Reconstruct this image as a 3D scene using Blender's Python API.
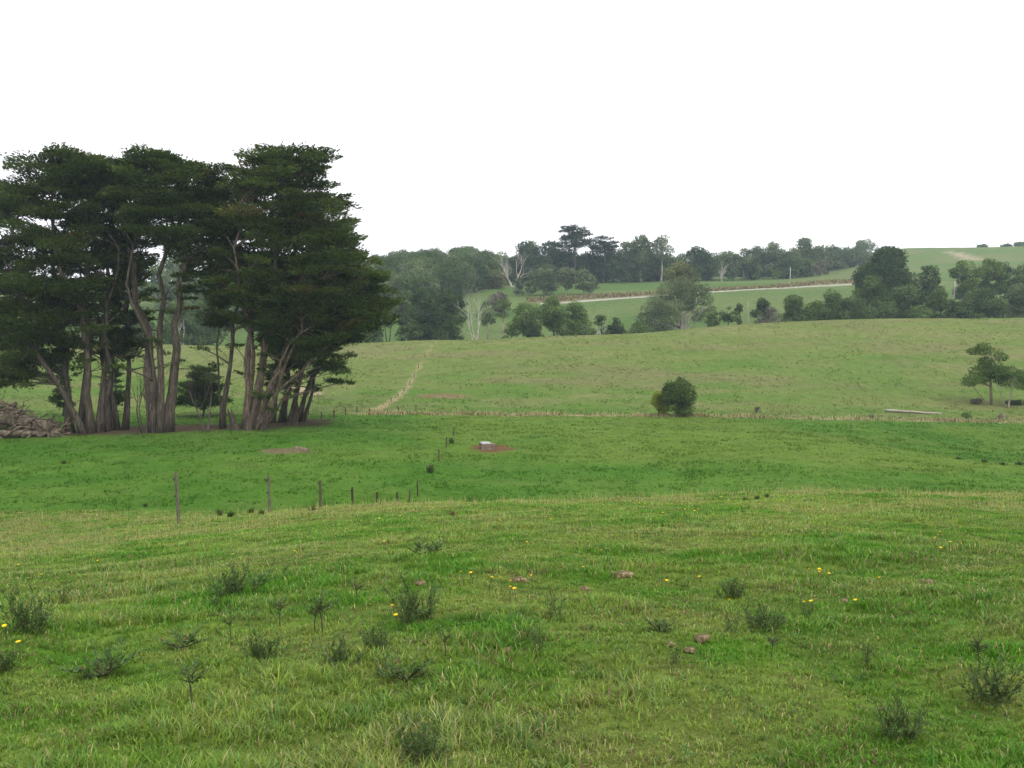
import bpy, math
import numpy as np

# ------------------------------------------------------------------ basics
for o in list(bpy.data.objects):
    bpy.data.objects.remove(o)
SC = bpy.context.scene
COL = SC.collection
F = 995.56
T = math.atan(54.0 / F)
CT, ST = math.cos(T), math.sin(T)
rng = np.random.default_rng(7)


def z_at(d, py):
    """height (camera at 0) of the line of sight through image row py at forward distance d"""
    return d * np.tan(np.arctan((384.0 - py) / F) - T)


# ------------------------------------------------------------------ noise
def _hash(i, j, seed):
    n = (i * 374761393 + j * 668265263 + seed * 1442695041) & 0xFFFFFFFF
    n = ((n ^ (n >> 13)) * 1274126177) & 0xFFFFFFFF
    n = n ^ (n >> 16)
    return (n & 0xFFFFFF) / float(0xFFFFFF)


def vnoise(x, y, seed=0):
    x = np.asarray(x, float); y = np.asarray(y, float)
    i = np.floor(x).astype(np.int64); j = np.floor(y).astype(np.int64)
    u = x - i; v = y - j
    u = u * u * (3 - 2 * u); v = v * v * (3 - 2 * v)
    a = _hash(i, j, seed); b = _hash(i + 1, j, seed)
    c = _hash(i, j + 1, seed); e = _hash(i + 1, j + 1, seed)
    return (a * (1 - u) + b * u) * (1 - v) + (c * (1 - u) + e * u) * v


def fbm(x, y, seed=0, octv=4, gain=.5):
    s = 0; a = 1.0; t = 0
    for k in range(octv):
        s = s + a * vnoise(np.asarray(x) * 2 ** k + 17.3 * k, np.asarray(y) * 2 ** k - 9.1 * k, seed + k)
        t += a; a *= gain
    return s / t


def sstep(a, b, x):
    t = np.clip((np.asarray(x, float) - a) / (b - a), 0, 1)
    return t * t * (3 - 2 * t)


# ------------------------------------------------------------------ terrain
def pchip(xk, yk, x):
    xk = np.asarray(xk, float); yk = np.asarray(yk, float)
    h = np.diff(xk); dl = np.diff(yk) / h
    m = np.zeros_like(yk)
    for k in range(1, len(xk) - 1):
        if dl[k - 1] * dl[k] > 0:
            w1 = 2 * h[k] + h[k - 1]; w2 = h[k] + 2 * h[k - 1]
            m[k] = (w1 + w2) / (w1 / dl[k - 1] + w2 / dl[k])
    m[0] = dl[0]; m[-1] = dl[-1]
    x = np.clip(x, xk[0], xk[-1])
    i = np.clip(np.searchsorted(xk, x) - 1, 0, len(h) - 1)
    t = (x - xk[i]) / h[i]
    return ((2 * t ** 3 - 3 * t ** 2 + 1) * yk[i] + (t ** 3 - 2 * t ** 2 + t) * h[i] * m[i]
            + (-2 * t ** 3 + 3 * t ** 2) * yk[i + 1] + (t ** 3 - t ** 2) * h[i] * m[i + 1])


# each column: (distance, image row) or (distance, None, height)
COLS = {
    -500: [(42, 541), (52, None, -9.3), (90, 437), (115, 415), (160, 375), (205, 342), (250, None, -5), (340, 300), (450, 278), (700, None, 30), (1300, None, 20), (3400, None, 0)],
    0: [(42, 535), (51, None, -9.2), (88, 434), (115, 412), (160, 374), (205, 343), (250, None, -5), (340, 300), (450, 280), (700, None, 30), (1300, None, 20), (3400, None, 0)],
    170: [(41, 522), (50.5, None, -9.2), (88, 431), (113, 413), (160, 374), (203, 344), (248, None, -5), (340, 301), (450, 282), (700, None, 30), (1300, None, 20), (3400, None, 0)],
    300: [(40.5, 511), (50, None, -9.2), (88, 429), (108, 413.5), (155, 373), (200, 345), (245, None, -5.5), (335, 302), (445, 284), (700, None, 30), (1300, None, 20), (3400, None, 0)],
    420: [(38.5, 503.5), (50, None, -9.25), (78, 446), (110, 413.5), (150, 374), (195, 341), (238, None, -5), (270, 334), (332, 302), (440, 284), (700, None, 30), (1300, None, 20), (3400, None, 0)],
    512: [(36, 501), (50, None, -9.3), (80, 445), (112, 414.5), (150, 372), (190, 337.5), (235, None, -5), (266, 335), (330, 301), (430, 283), (700, None, 41), (1300, None, 22), (3400, None, 0)],
    640: [(36, 499.5), (51, None, -9.25), (80, 443), (113, 416), (150, 370), (192, 332.5), (235, None, -4), (268, 328), (330, 297), (430, 281), (700, None, 43), (1300, None, 25), (3400, None, 0)],
    768: [(36, 494.5), (52, None, -9.15), (70, 457), (90, 434), (100, None, -9.9), (114, 418), (150, 370), (195, 323), (238, None, -3), (275, 317), (345, 288.5), (470, 277.5), (560, None, 32), (800, None, 42), (1300, None, 25), (3400, None, 0)],
    900: [(36, 493), (55, None, -9.0), (72, 459), (82, 449), (94, None, -10.4), (116, 420), (152, 370), (198, 319), (242, None, -3), (285, 310), (350, 283), (470, 265), (640, 250.5), (1000, None, 40), (1600, None, 30), (3400, None, 0)],
    1024: [(36, 495), (55, None, -8.95), (75, 463), (91, None, -10.9), (116, 422), (154, 368), (200, 317), (245, None, -3), (300, 300), (400, 275), (640, 249.5), (1000, None, 42), (1600, None, 30), (3400, None, 0)],
    1500: [(36, 495), (55, None, -9.2), (75, 466), (91, None, -11.2), (118, 424), (156, 366), (200, 314), (245, None, -3), (300, 296), (400, 270), (640, 246), (1000, None, 42), (1600, None, 30), (3400, None, 0)],
}
PX = np.array(sorted(COLS), float)
UG = np.linspace((PX[0] - 512) / F, (PX[-1] - 512) / F, 520)
DG = np.concatenate([np.linspace(0, 60, 241), 60 * np.exp(np.linspace(0, math.log(3400 / 60), 520))[1:]])
_tab = []
for p in sorted(COLS):
    dk = [0.0, 4.0]; zk = [-1.62, -1.86]
    for e in COLS[p]:
        dk.append(e[0]); zk.append(e[2] if len(e) == 3 else float(z_at(e[0], e[1])))
    lipd, lipz = dk[2], zk[2]
    # one extra point keeps the near slope gently convex
    dk.insert(2, 18.0); zk.insert(2, -1.86 + (lipz + 1.86) * (14.0 / (lipd - 4)) * 0.95)
    _tab.append(pchip(dk, zk, DG))
_tab = np.array(_tab)
TAB = np.array([pchip((PX - 512) / F, _tab[:, k], UG) for k in range(len(DG))])      # [d, u]
for _ in range(3):                                                                   # soften along u
    TAB[:, 1:-1] = .25 * TAB[:, :-2] + .5 * TAB[:, 1:-1] + .25 * TAB[:, 2:]


def H(x, y):
    x = np.asarray(x, float); y = np.asarray(y, float)
    d = np.clip(y, 0, DG[-1] - 1e-3)
    u = np.clip(x / np.maximum(y, 9.0), UG[0], UG[-1] - 1e-9)
    fi = np.interp(d, DG, np.arange(len(DG))); i = np.clip(fi.astype(int), 0, len(DG) - 2); t = fi - i
    fj = (u - UG[0]) / (UG[1] - UG[0]); j = np.clip(fj.astype(int), 0, len(UG) - 2); s = fj - j
    z = ((TAB[i, j] * (1 - s) + TAB[i, j + 1] * s) * (1 - t) + (TAB[i + 1, j] * (1 - s) + TAB[i + 1, j + 1] * s) * t)
    near = 1 - sstep(42, 54, y)
    mid = sstep(42, 54, y) * (1 - sstep(112, 130, y))
    far = sstep(112, 150, y)
    z = z + near * ((fbm(x / 1.7, y / 1.7, 3, 3) - .5) * .16 + (fbm(x / 9, y / 9, 5, 2) - .5) * .30 * sstep(6, 16, y) + (fbm(x / .55, y / .55, 7, 2) - .5) * .075)
    z = z + mid * ((fbm(x / 2.6, y / 2.6, 11, 3) - .5) * .22 + (fbm(x / 12, y / 12, 13, 2) - .5) * .25)
    z = z + far * (fbm(x / 28, y / 28, 17, 3) - .5) * 1.1
    return z


def gx(px, d, z=None):
    """world x of image column px at forward distance d and height z"""
    z = -0.05 * d if z is None else z
    return (px - 512.0) / F * (d * CT - z * ST)


def at(px, d):
    x = gx(px, d)
    for _ in range(3):
        z = float(H(x, d)); x = gx(px, d, z)
    return x, d, float(H(x, d))


_DD = np.concatenate([np.linspace(2.5, 60, 2400), np.linspace(60, 800, 6000)[1:]])


def hit(px, py, dmin=2.5, dmax=800):
    """first ground point met by the line of sight through (px, py)"""
    m = (_DD >= dmin) & (_DD <= dmax); dd = _DD[m]
    x = gx(px, dd, -.06 * dd); z = H(x, dd)
    row = 384 - F * (dd * ST + z * CT) / (dd * CT - z * ST)
    k = np.nonzero(row <= py)[0]
    k = k[0] if len(k) else int(np.argmin(np.abs(row - py)))
    return at(px, float(dd[k]))


# ------------------------------------------------------------------ materials
def new_mat(name):
    m = bpy.data.materials.new(name); m.use_nodes = True
    nt = m.node_tree
    for n in list(nt.nodes):
        nt.nodes.remove(n)
    out = nt.nodes.new('ShaderNodeOutputMaterial')
    return m, nt, out


def N(nt, kind, **kw):
    n = nt.nodes.new(kind)
    for k, v in kw.items():
        if k.startswith('i_'):
            n.inputs[k[2:].replace('_', ' ')].default_value = v
        else:
            setattr(n, k, v)
    return n


def mat_veg(name, transl=.3, rough=.55, spec=.25, back=(1.15, 1.25, .7)):
    m, nt, out = new_mat(name)
    a = N(nt, 'ShaderNodeAttribute', attribute_name='col')
    p = N(nt, 'ShaderNodeBsdfPrincipled'); p.inputs['Roughness'].default_value = rough
    p.inputs['Specular IOR Level'].default_value = spec
    nt.links.new(a.outputs['Color'], p.inputs['Base Color'])
    t = N(nt, 'ShaderNodeBsdfTranslucent')
    mx = N(nt, 'ShaderNodeMix', data_type='RGBA', blend_type='MULTIPLY'); mx.inputs[0].default_value = 1
    mx.inputs[7].default_value = (*back, 1)
    nt.links.new(a.outputs['Color'], mx.inputs[6]); nt.links.new(mx.outputs[2], t.inputs['Color'])
    s = N(nt, 'ShaderNodeMixShader'); s.inputs[0].default_value = transl
    nt.links.new(p.outputs[0], s.inputs[1]); nt.links.new(t.outputs[0], s.inputs[2])
    nt.links.new(s.outputs[0], out.inputs['Surface'])
    return m


def mat_noise(name, c1, c2, scale=6, stretch=(1, 1, 1), rough=.9, bump=.3, detail=5, dist=.02, c3=None):
    m, nt, out = new_mat(name)
    g = N(nt, 'ShaderNodeTexCoord')
    mp = N(nt, 'ShaderNodeMapping'); mp.inputs['Scale'].default_value = stretch
    nt.links.new(g.outputs['Object'], mp.inputs['Vector'])
    n = N(nt, 'ShaderNodeTexNoise', i_Scale=scale, i_Detail=detail, i_Roughness=.65)
    nt.links.new(mp.outputs[0], n.inputs['Vector'])
    r = N(nt, 'ShaderNodeValToRGB')
    r.color_ramp.elements[0].position = .33; r.color_ramp.elements[0].color = (*c1, 1)
    r.color_ramp.elements[1].position = .68; r.color_ramp.elements[1].color = (*c2, 1)
    if c3:
        e = r.color_ramp.elements.new(.52); e.color = (*c3, 1)
    nt.links.new(n.outputs['Fac'], r.inputs[0])
    p = N(nt, 'ShaderNodeBsdfPrincipled'); p.inputs['Roughness'].default_value = rough
    p.inputs['Specular IOR Level'].default_value = .2
    nt.links.new(r.outputs[0], p.inputs['Base Color'])
    b = N(nt, 'ShaderNodeBump'); b.inputs['Strength'].default_value = bump; b.inputs['Distance'].default_value = dist
    nt.links.new(n.outputs['Fac'], b.inputs['Height']); nt.links.new(b.outputs[0], p.inputs['Normal'])
    nt.links.new(p.outputs[0], out.inputs['Surface'])
    return m


def mat_ground():
    m, nt, out = new_mat('pasture')
    a = N(nt, 'ShaderNodeAttribute', attribute_name='col')
    g = N(nt, 'ShaderNodeNewGeometry')
    n1 = N(nt, 'ShaderNodeTexNoise', i_Scale=.75, i_Detail=9, i_Roughness=.72)
    n2 = N(nt, 'ShaderNodeTexNoise', i_Scale=5.5, i_Detail=6, i_Roughness=.7)
    mp = N(nt, 'ShaderNodeMapping'); mp.inputs['Scale'].default_value = (1, .6, 1)
    nt.links.new(g.outputs['Position'], mp.inputs['Vector'])
    for n in (n1, n2):
        nt.links.new(mp.outputs[0], n.inputs['Vector'])
    r1 = N(nt, 'ShaderNodeMapRange', i_From_Min=.3, i_From_Max=.7, i_To_Min=.74, i_To_Max=1.28)
    r2 = N(nt, 'ShaderNodeMapRange', i_From_Min=.3, i_From_Max=.7, i_To_Min=.7, i_To_Max=1.3)
    nt.links.new(n1.outputs['Fac'], r1.inputs[0]); nt.links.new(n2.outputs['Fac'], r2.inputs[0])
    mu = N(nt, 'ShaderNodeMath', operation='MULTIPLY')
    nt.links.new(r1.outputs[0], mu.inputs[0]); nt.links.new(r2.outputs[0], mu.inputs[1])
    # hue drift: towards straw where noise 3 is high
    n3 = N(nt, 'ShaderNodeTexNoise', i_Scale=.28, i_Detail=8, i_Roughness=.7)
    nt.links.new(g.outputs['Position'], n3.inputs['Vector'])
    r3 = N(nt, 'ShaderNodeMapRange', i_From_Min=.48, i_From_Max=.72, i_To_Min=0, i_To_Max=.20)
    nt.links.new(n3.outputs['Fac'], r3.inputs[0])
    mxs = N(nt, 'ShaderNodeMix', data_type='RGBA'); mxs.inputs[7].default_value = (.21, .185, .085, 1)
    nt.links.new(r3.outputs[0], mxs.inputs[0]); nt.links.new(a.outputs['Color'], mxs.inputs[6])
    sc = N(nt, 'ShaderNodeVectorMath', operation='SCALE')
    nt.links.new(mxs.outputs[2], sc.inputs[0]); nt.links.new(mu.outputs[0], sc.inputs['Scale'])
    p = N(nt, 'ShaderNodeBsdfPrincipled'); p.inputs['Roughness'].default_value = .95
    p.inputs['Specular IOR Level'].default_value = .03
    nt.links.new(sc.outputs[0], p.inputs['Base Color'])
    b = N(nt, 'ShaderNodeBump'); b.inputs['Strength'].default_value = .9; b.inputs['Distance'].default_value = .14
    nt.links.new(mu.outputs[0], b.inputs['Height']); nt.links.new(b.outputs[0], p.inputs['Normal'])
    nt.links.new(p.outputs[0], out.inputs['Surface'])
    return m


M = {}
M['ground'] = mat_ground()
M['grass'] = mat_veg('grass_blades', .35, .6, .06)
M['leaf'] = mat_veg('leaves', .25, .65, .07)
M['weed'] = mat_veg('weed_leaves', .2, .6, .08)
M['cypress_bark'] = mat_noise('cypress_bark', (.030, .025, .018), (.165, .135, .10), 3.2, (2.2, 2.2, .25), bump=1., dist=.09, c3=(.08, .066, .05))
M['tan_bark'] = mat_noise('tan_bark', (.05, .038, .028), (.30, .235, .175), 3.0, (2.2, 2.2, .25), bump=1., dist=.09, c3=(.165, .125, .092))
M['gum_bark'] = mat_noise('gum_bark', (.13, .11, .09), (.46, .42, .36), 1.2, (1.5, 1.5, .35), bump=.4, dist=.04, c3=(.3, .265, .22))
M['dark_bark'] = mat_noise('dark_bark', (.04, .033, .027), (.12, .10, .08), 2.5, (1.5, 1.5, .3), bump=.6, dist=.05)
M['dead_wood'] = mat_noise('dead_wood', (.30, .265, .225), (.62, .58, .52), 2, (1.5, 1.5, .3), bump=.4, dist=.03)
M['log_wood'] = mat_noise('log_wood', (.07, .054, .038), (.28, .23, .17), 3.0, (1, 1, .3), bump=1., dist=.07, c3=(.16, .128, .092))
M['post_wood'] = mat_noise('post_wood', (.035, .026, .02), (.15, .115, .085), 14, (2, 2, .25), bump=.6, dist=.006)
M['post_grey'] = mat_noise('post_grey', (.06, .05, .04), (.19, .16, .13), 14, (2, 2, .25), bump=.6, dist=.006)
M['post_metal'] = mat_noise('post_metal', (.018, .016, .014), (.06, .045, .035), 20, rough=.6, bump=.2, dist=.003)
M['insulator'] = mat_noise('insulator', (.012, .012, .012), (.03, .03, .03), 30, rough=.45, bump=.05, dist=.002)
M['concrete'] = mat_noise('concrete', (.12, .09, .065), (.25, .20, .15), 5, rough=.92, bump=.4, dist=.01, c3=(.175, .135, .10))
M['road'] = mat_noise('gravel_road', (.24, .22, .185), (.38, .36, .31), .8, rough=.95, bump=.2, dist=.03)
M['dung'] = mat_noise('dung', (.055, .042, .02), (.30, .245, .13), 16, rough=.95, bump=.8, dist=.02, c3=(.15, .115, .06))
M['pale_log'] = mat_noise('pale_log', (.20, .18, .135), (.38, .35, .28), 3, (.3, 2, 2), bump=.4, dist=.03)


def mat_plain(name, c, rough=.6, spec=.3):
    m, nt, out = new_mat(name)
    p = N(nt, 'ShaderNodeBsdfPrincipled'); p.inputs['Base Color'].default_value = (*c, 1)
    p.inputs['Roughness'].default_value = rough; p.inputs['Specular IOR Level'].default_value = spec
    nt.links.new(p.outputs[0], out.inputs['Surface'])
    return m


M['water'] = mat_plain('trough_water', (.02, .025, .025), .04, .9)
M['plate'] = mat_noise('pale_plate', (.24, .25, .25), (.42, .43, .43), 4, rough=.6, bump=.1, dist=.004)
M['petal'] = mat_plain('petal', (.85, .60, .01), .6)


# ------------------------------------------------------------------ mesh builder
class MB:
    def __init__(self):
        self.v = []; self.q = []; self.t = []; self.c = []; self.n = 0; self.qm = []; self.tm = []

    def add(self, v, quads=None, tris=None, col=None, mat=0):
        v = np.asarray(v, np.float32).reshape(-1, 3)
        if quads is not None and len(quads):
            q = np.asarray(quads, np.int32).reshape(-1, 4) + self.n
            self.q.append(q); self.qm.append(np.full(len(q), mat, np.int32))
        if tris is not None and len(tris):
            t = np.asarray(tris, np.int32).reshape(-1, 3) + self.n
            self.t.append(t); self.tm.append(np.full(len(t), mat, np.int32))
        c = np.ones((len(v), 3), np.float32) * .5 if col is None else np.broadcast_to(np.asarray(col, np.float32), (len(v), 3))
        self.v.append(v); self.c.append(c); self.n += len(v)

    def tube(self, pts, rad, sides=7, cap=True, wob=0., mat=0, col=None, r=rng):
        pts = np.asarray(pts, float); n = len(pts)
        rad = np.broadcast_to(np.asarray(rad, float), (n,))
        tan = np.gradient(pts, axis=0)
        tan /= np.maximum(np.linalg.norm(tan, axis=1, keepdims=True), 1e-9)
        ref = np.array([0.31, 0.95, 0.05]) if abs(tan[:, 1]).mean() < .8 else np.array([.95, .1, .3])
        a = np.cross(tan, ref); a /= np.maximum(np.linalg.norm(a, axis=1, keepdims=True), 1e-9)
        b = np.cross(tan, a)
        th = np.linspace(0, 2 * math.pi, sides, endpoint=False)
        rr = rad[:, None] * (1 + wob * (r.random((n, sides)) - .5) + wob * (r.random(sides)[None] - .5))
        v = pts[:, None, :] + rr[..., None] * (np.cos(th)[None, :, None] * a[:, None, :] + np.sin(th)[None, :, None] * b[:, None, :])
        v = v.reshape(-1, 3)
        i = np.arange(n - 1)[:, None] * sides; j = np.arange(sides)[None]; k = (j + 1) % sides
        q = np.stack([i + j, i + k, i + sides + k, i + sides + j], -1).reshape(-1, 4)
        tr = []
        if cap:
            v = np.concatenate([v, pts[:1], pts[-1:]])
            c0 = n * sides; c1 = c0 + 1
            for s in range(sides):
                s2 = (s + 1) % sides
                tr.append((s2, s, c0)); tr.append(((n - 1) * sides + s, (n - 1) * sides + s2, c1))
        self.add(v, q, tr, col, mat)

    def box(self, lo, hi, mat=0, bev=0., col=None):
        lo = np.asarray(lo, float); hi = np.asarray(hi, float)
        b = bev
        vs = []
        for zz, ins in ((lo[2], 0), (hi[2] - b, 0), (hi[2], b)):
            vs += [(lo[0] + ins, lo[1] + ins, zz), (hi[0] - ins, lo[1] + ins, zz), (hi[0] - ins, hi[1] - ins, zz), (lo[0] + ins, hi[1] - ins, zz)]
        q = [(3, 2, 1, 0), (8, 9, 10, 11)]
        for l in (0, 4):
            for s in range(4):
                s2 = (s + 1) % 4
                q.append((l + s, l + s2, l + 4 + s2, l + 4 + s))
        self.add(vs, q, None, col, mat)

    def build(self, name, mats, parent=None, smooth=False, loc=None):
        me = bpy.data.meshes.new(name)
        v = np.concatenate(self.v); c = np.concatenate(self.c)
        q = np.concatenate(self.q) if self.q else np.zeros((0, 4), np.int32)
        t = np.concatenate(self.t) if self.t else np.zeros((0, 3), np.int32)
        me.vertices.add(len(v)); me.vertices.foreach_set('co', v.ravel())
        nl = q.size + t.size
        me.loops.add(nl); me.loops.foreach_set('vertex_index', np.concatenate([q.ravel(), t.ravel()]))
        npoly = len(q) + len(t); me.polygons.add(npoly)
        me.polygons.foreach_set('loop_start', np.concatenate([np.arange(len(q)) * 4, q.size + np.arange(len(t)) * 3]).astype(np.int32))
        mi = np.concatenate((self.qm or [np.zeros(0, np.int32)]) + (self.tm or [np.zeros(0, np.int32)])).astype(np.int32)
        me.polygons.foreach_set('material_index', mi)
        me.polygons.foreach_set('use_smooth', np.full(npoly, smooth))
        me.update(calc_edges=True)
        at_ = me.color_attributes.new('col', 'FLOAT_COLOR', 'POINT')
        at_.data.foreach_set('color', np.concatenate([c, np.ones((len(c), 1), np.float32)], 1).ravel())
        for m in (mats if isinstance(mats, (list, tuple)) else [mats]):
            me.materials.append(m)
        o = bpy.data.objects.new(name, me); COL.objects.link(o)
        if parent is not None:
            o.parent = parent
        if loc is not None:
            o.location = loc
        return o


def tag(o, label=None, cat=None, group=None, kind=None):
    for k, val in (('label', label), ('category', cat), ('group', group), ('kind', kind)):
        if val:
            o[k] = val
    return o


def empty(name, loc, label, cat, group=None, rz=0.):
    o = bpy.data.objects.new(name, None); COL.objects.link(o)
    o.location = loc; o.rotation_euler.z = rz; o.empty_display_size = .3
    return tag(o, label, cat, group)


def copy_tree(o, parent=None):
    c = o.copy(); COL.objects.link(c)
    if parent is not None:
        c.parent = parent
    for ch in list(o.children):
        copy_tree(ch, c)
    return c


# ------------------------------------------------------------------ ground colours
SPECIAL = {}
TROUGH = hit(487, 449.5, 46)
PATCH = hit(288, 450.5, 46)
HILLPATCH = hit(445, 396, 100)
TRACKPTS = [hit(px, py, 100) for px, py in ((372, 411), (381, 408), (391, 402), (400, 396), (407, 388), (413, 378), (418, 368), (424, 358), (431, 348), (436, 342.5))]
LANEPTS = [hit(px, py, 100) for px, py in ((296, 387), (303, 391), (314, 394))]
ROADPTS = [hit(px, py, 262) for px, py in ((540, 304), (560, 303), (580, 301.5), (600, 300), (625, 298.3), (650, 296.6), (680, 294.4), (710, 292.2), (740, 290.4), (770, 288.8), (800, 287.2), (830, 285.7), (862, 284.2))]
FARTRACK = [hit(px, py, 400) for px, py in ((950, 252), (962, 255), (975, 259.5))]
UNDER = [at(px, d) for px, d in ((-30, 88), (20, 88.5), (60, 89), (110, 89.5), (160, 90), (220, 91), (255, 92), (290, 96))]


def polydist(x, y, pts):
    best = np.full(np.shape(x), 1e9)
    for (x0, y0, _), (x1, y1, _) in zip(pts[:-1], pts[1:]):
        dx, dy = x1 - x0, y1 - y0; L = dx * dx + dy * dy + 1e-9
        t = np.clip(((x - x0) * dx + (y - y0) * dy) / L, 0, 1)
        best = np.minimum(best, np.hypot(x - x0 - t * dx, y - y0 - t * dy))
    return best


def valley_y(x):
    """the old fence line of dry grass along the valley floor"""
    u = np.clip(np.asarray(x, float) / 112 * F + 512, -200, 1300)
    return np.interp(u, [-200, 300, 420, 640, 768, 900, 1024, 1300], [107, 107, 110, 113, 114, 116, 116, 117])


def mixc(a, b, t):
    t = np.asarray(t)[..., None]
    return np.asarray(a) * (1 - t) + np.asarray(b) * t


LUSH = np.array((.088, .205, .020)); OLIVE = np.array((.188, .256, .050)); STRAW = np.array((.36, .31, .155))


def near_green(x, y):
    """near pasture colour: lush, olive and dry patches, painted brighter up the slope"""
    n = fbm(x / 2.3, y / 2.3, 21, 4); n2 = fbm(x / .7, y / .7, 25, 3)
    c = mixc(LUSH, OLIVE, sstep(.34, .66, .45 * n + .55 * n2 + .04 * sstep(8, 40, y)))
    c = c * (1 + .16 * sstep(9, 28, np.asarray(y)))[..., None]  # light on the blade tips, painted in as a brighter upper slope
    dry = dryness(x, y)
    return mixc(c, np.array((.27, .25, .10)), .42 * dry)


def dryness(x, y):
    lip = sstep(16, 34, y) * (1 - sstep(46, 52, y))
    n = fbm(x / 3.5, y / 3.5, 31, 4)
    left = sstep(-2, -9, x) * sstep(16, 22, y)
    n = .6 * n + .4 * fbm(x / 1.1, y / .8, 35, 3)
    return np.clip(sstep(.45, .69, n + .07 * lip + .005 * left) * (.48 + .47 * lip), 0, 1)


def ground_col(x, y):
    x = np.asarray(x, float); y = np.asarray(y, float)
    c = mixc(near_green(x, y) * .78, np.array((.09, .072, .035)), .25 * sstep(.4, .65, fbm(x / .5, y / .5, 41, 3)))
    # lush middle paddock
    n = fbm(x / 6, y / 6, 51, 4); n2 = fbm(x / 20, y / 20, 55, 3)
    lush = mixc(np.array((.060, .148, .017)), np.array((.084, .170, .024)), sstep(.35, .65, n))
    crest = np.interp(x / np.maximum(y, 1) * F + 512, [560, 640, 768, 900, 1024, 1500], [100, 96, 90, 82, 75, 70])
    rightp = sstep(2, 16, x) * (1 - sstep(-3, 3, y - crest))
    lush = mixc(lush, np.array((.112, .176, .028)), .8 * sstep(.42, .66, n2 + .20 * rightp - .06))
    lush = lush * (1 - .10 * sstep(2, 16, x) * sstep(-3, 3, y - crest))[..., None]
    c = mixc(c, lush, sstep(45, 51, y + 1.5 * (fbm(x / 3, y / 3, 57, 2) - .5)))
    vy = valley_y(x)
    # the hillside beyond the valley: greener at the foot, olive and dry above
    n = fbm(x / 9, y / 5, 61, 5); n2 = fbm(x / 30, y / 14, 65, 4)
    hill = mixc(np.array((.086, .156, .028)), np.array((.124, .166, .044)), sstep(.34, .62, .6 * n + .4 * n2 + .25 * sstep(125, 185, y) - .10))
    hill = mixc(hill, np.array((.185, .18, .080)), .42 * sstep(.53, .72, fbm(x / 12, y / 5, 71, 5) + .07 * sstep(140, 190, y)))
    hill = mixc(hill, np.array((.170, .130, .080)), .32 * sstep(.56, .74, fbm(x / 16 + 4, y / 7, 75, 4)))
    c = mixc(c, hill, sstep(-2, 3, y - vy))
    # dry band and reeds on the valley line
    x300 = sstep(-24, -14, x)
    band = np.exp(-((y - vy) / (.6 + .9 * fbm(x / 5, y / 5, 81, 2))) ** 2) * x300
    c = mixc(c, np.array((.33, .265, .165)), np.clip(.7 * band * (.4 + .9 * sstep(.35, .6, fbm(x / 7, y * 0 + 2, 83, 3))), 0, 1))
    # far fields
    n = fbm(x / 40, y / 25, 91, 4)
    far = mixc(np.array((.075, .132, .035)), np.array((.108, .152, .050)), sstep(.35, .65, n))
    c = mixc(c, far, sstep(212, 232, y))
    rt = sstep(.24, .36, x / np.maximum(y, 1)) * sstep(330, 420, y)
    c = mixc(c, mixc(np.array((.090, .150, .042)), np.array((.130, .155, .060)), sstep(.4, .65, fbm(x / 30, y / 14, 95, 4))), rt)
    # dirt round the trough, the bare patches, needle litter with tree shade painted in under the cypresses
    ex = fbm(x / 1.2, y / 1.2, 101, 3)
    e = np.hypot((x - TROUGH[0] - .35) / 2.1, (y - TROUGH[1] - 1.2) / 2.9) + (ex - .5) * .8
    c = mixc(c, np.array((.135, .074, .038)), 1 - sstep(.75, 1.0, e))
    e = np.hypot((x - PATCH[0]) / 2.2, (y - PATCH[1]) / 1.6) + (ex - .5) * .9
    c = mixc(c, np.array((.16, .115, .075)), .85 * (1 - sstep(.7, 1.05, e)))
    e = np.hypot((x - HILLPATCH[0]) / 3.6, (y - HILLPATCH[1]) / 3.0) + (ex - .5) * .9
    c = mixc(c, np.array((.20, .125, .08)), .7 * (1 - sstep(.6, 1.05, e)))
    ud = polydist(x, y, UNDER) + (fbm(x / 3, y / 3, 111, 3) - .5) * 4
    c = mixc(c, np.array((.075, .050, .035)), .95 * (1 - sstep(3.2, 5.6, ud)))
    # tan strips: the fence line up the hill, the lane end, the far tracks and road bank
    td = polydist(x, y, TRACKPTS) + (fbm(x / 1.5, y / 1.5, 121, 3) - .5) * .7
    wid = np.interp(y, [105, 120, 150, 200], [.85, .34, .16, .10])
    c = mixc(c, np.array((.36, .30, .19)), .85 * np.interp(y, [105, 125, 160, 200], [1, .85, .6, .35]) * (1 - sstep(wid * .7, wid * 1.5, td)))
    td = polydist(x, y, LANEPTS) + (fbm(x / 1.5, y / 1.5, 123, 3) - .5) * .8
    c = mixc(c, np.array((.36, .29, .19)), .9 * (1 - sstep(.6, 1.8, td)))
    td = polydist(x, y, FARTRACK) + (fbm(x / 4, y / 4, 127, 3) - .5) * 4
    c = mixc(c, np.array((.36, .30, .21)), .7 * (1 - sstep(1.5, 5.5, td)))
    ry = np.interp(x, [p[0] for p in ROADPTS], [p[1] for p in ROADPTS])
    inr = sstep(ROADPTS[0][0] - 6, ROADPTS[0][0], x) * (1 - sstep(ROADPTS[-1][0] + 20, ROADPTS[-1][0] + 40, x))
    bank = sstep(2, 6, y - ry) * (1 - sstep(14, 22, y - ry + 8 * (fbm(x / 8, y / 8, 131, 3) - .5)))
    c = mixc(c, np.array((.235, .175, .11)), .75 * bank * inr)
    return c


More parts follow.
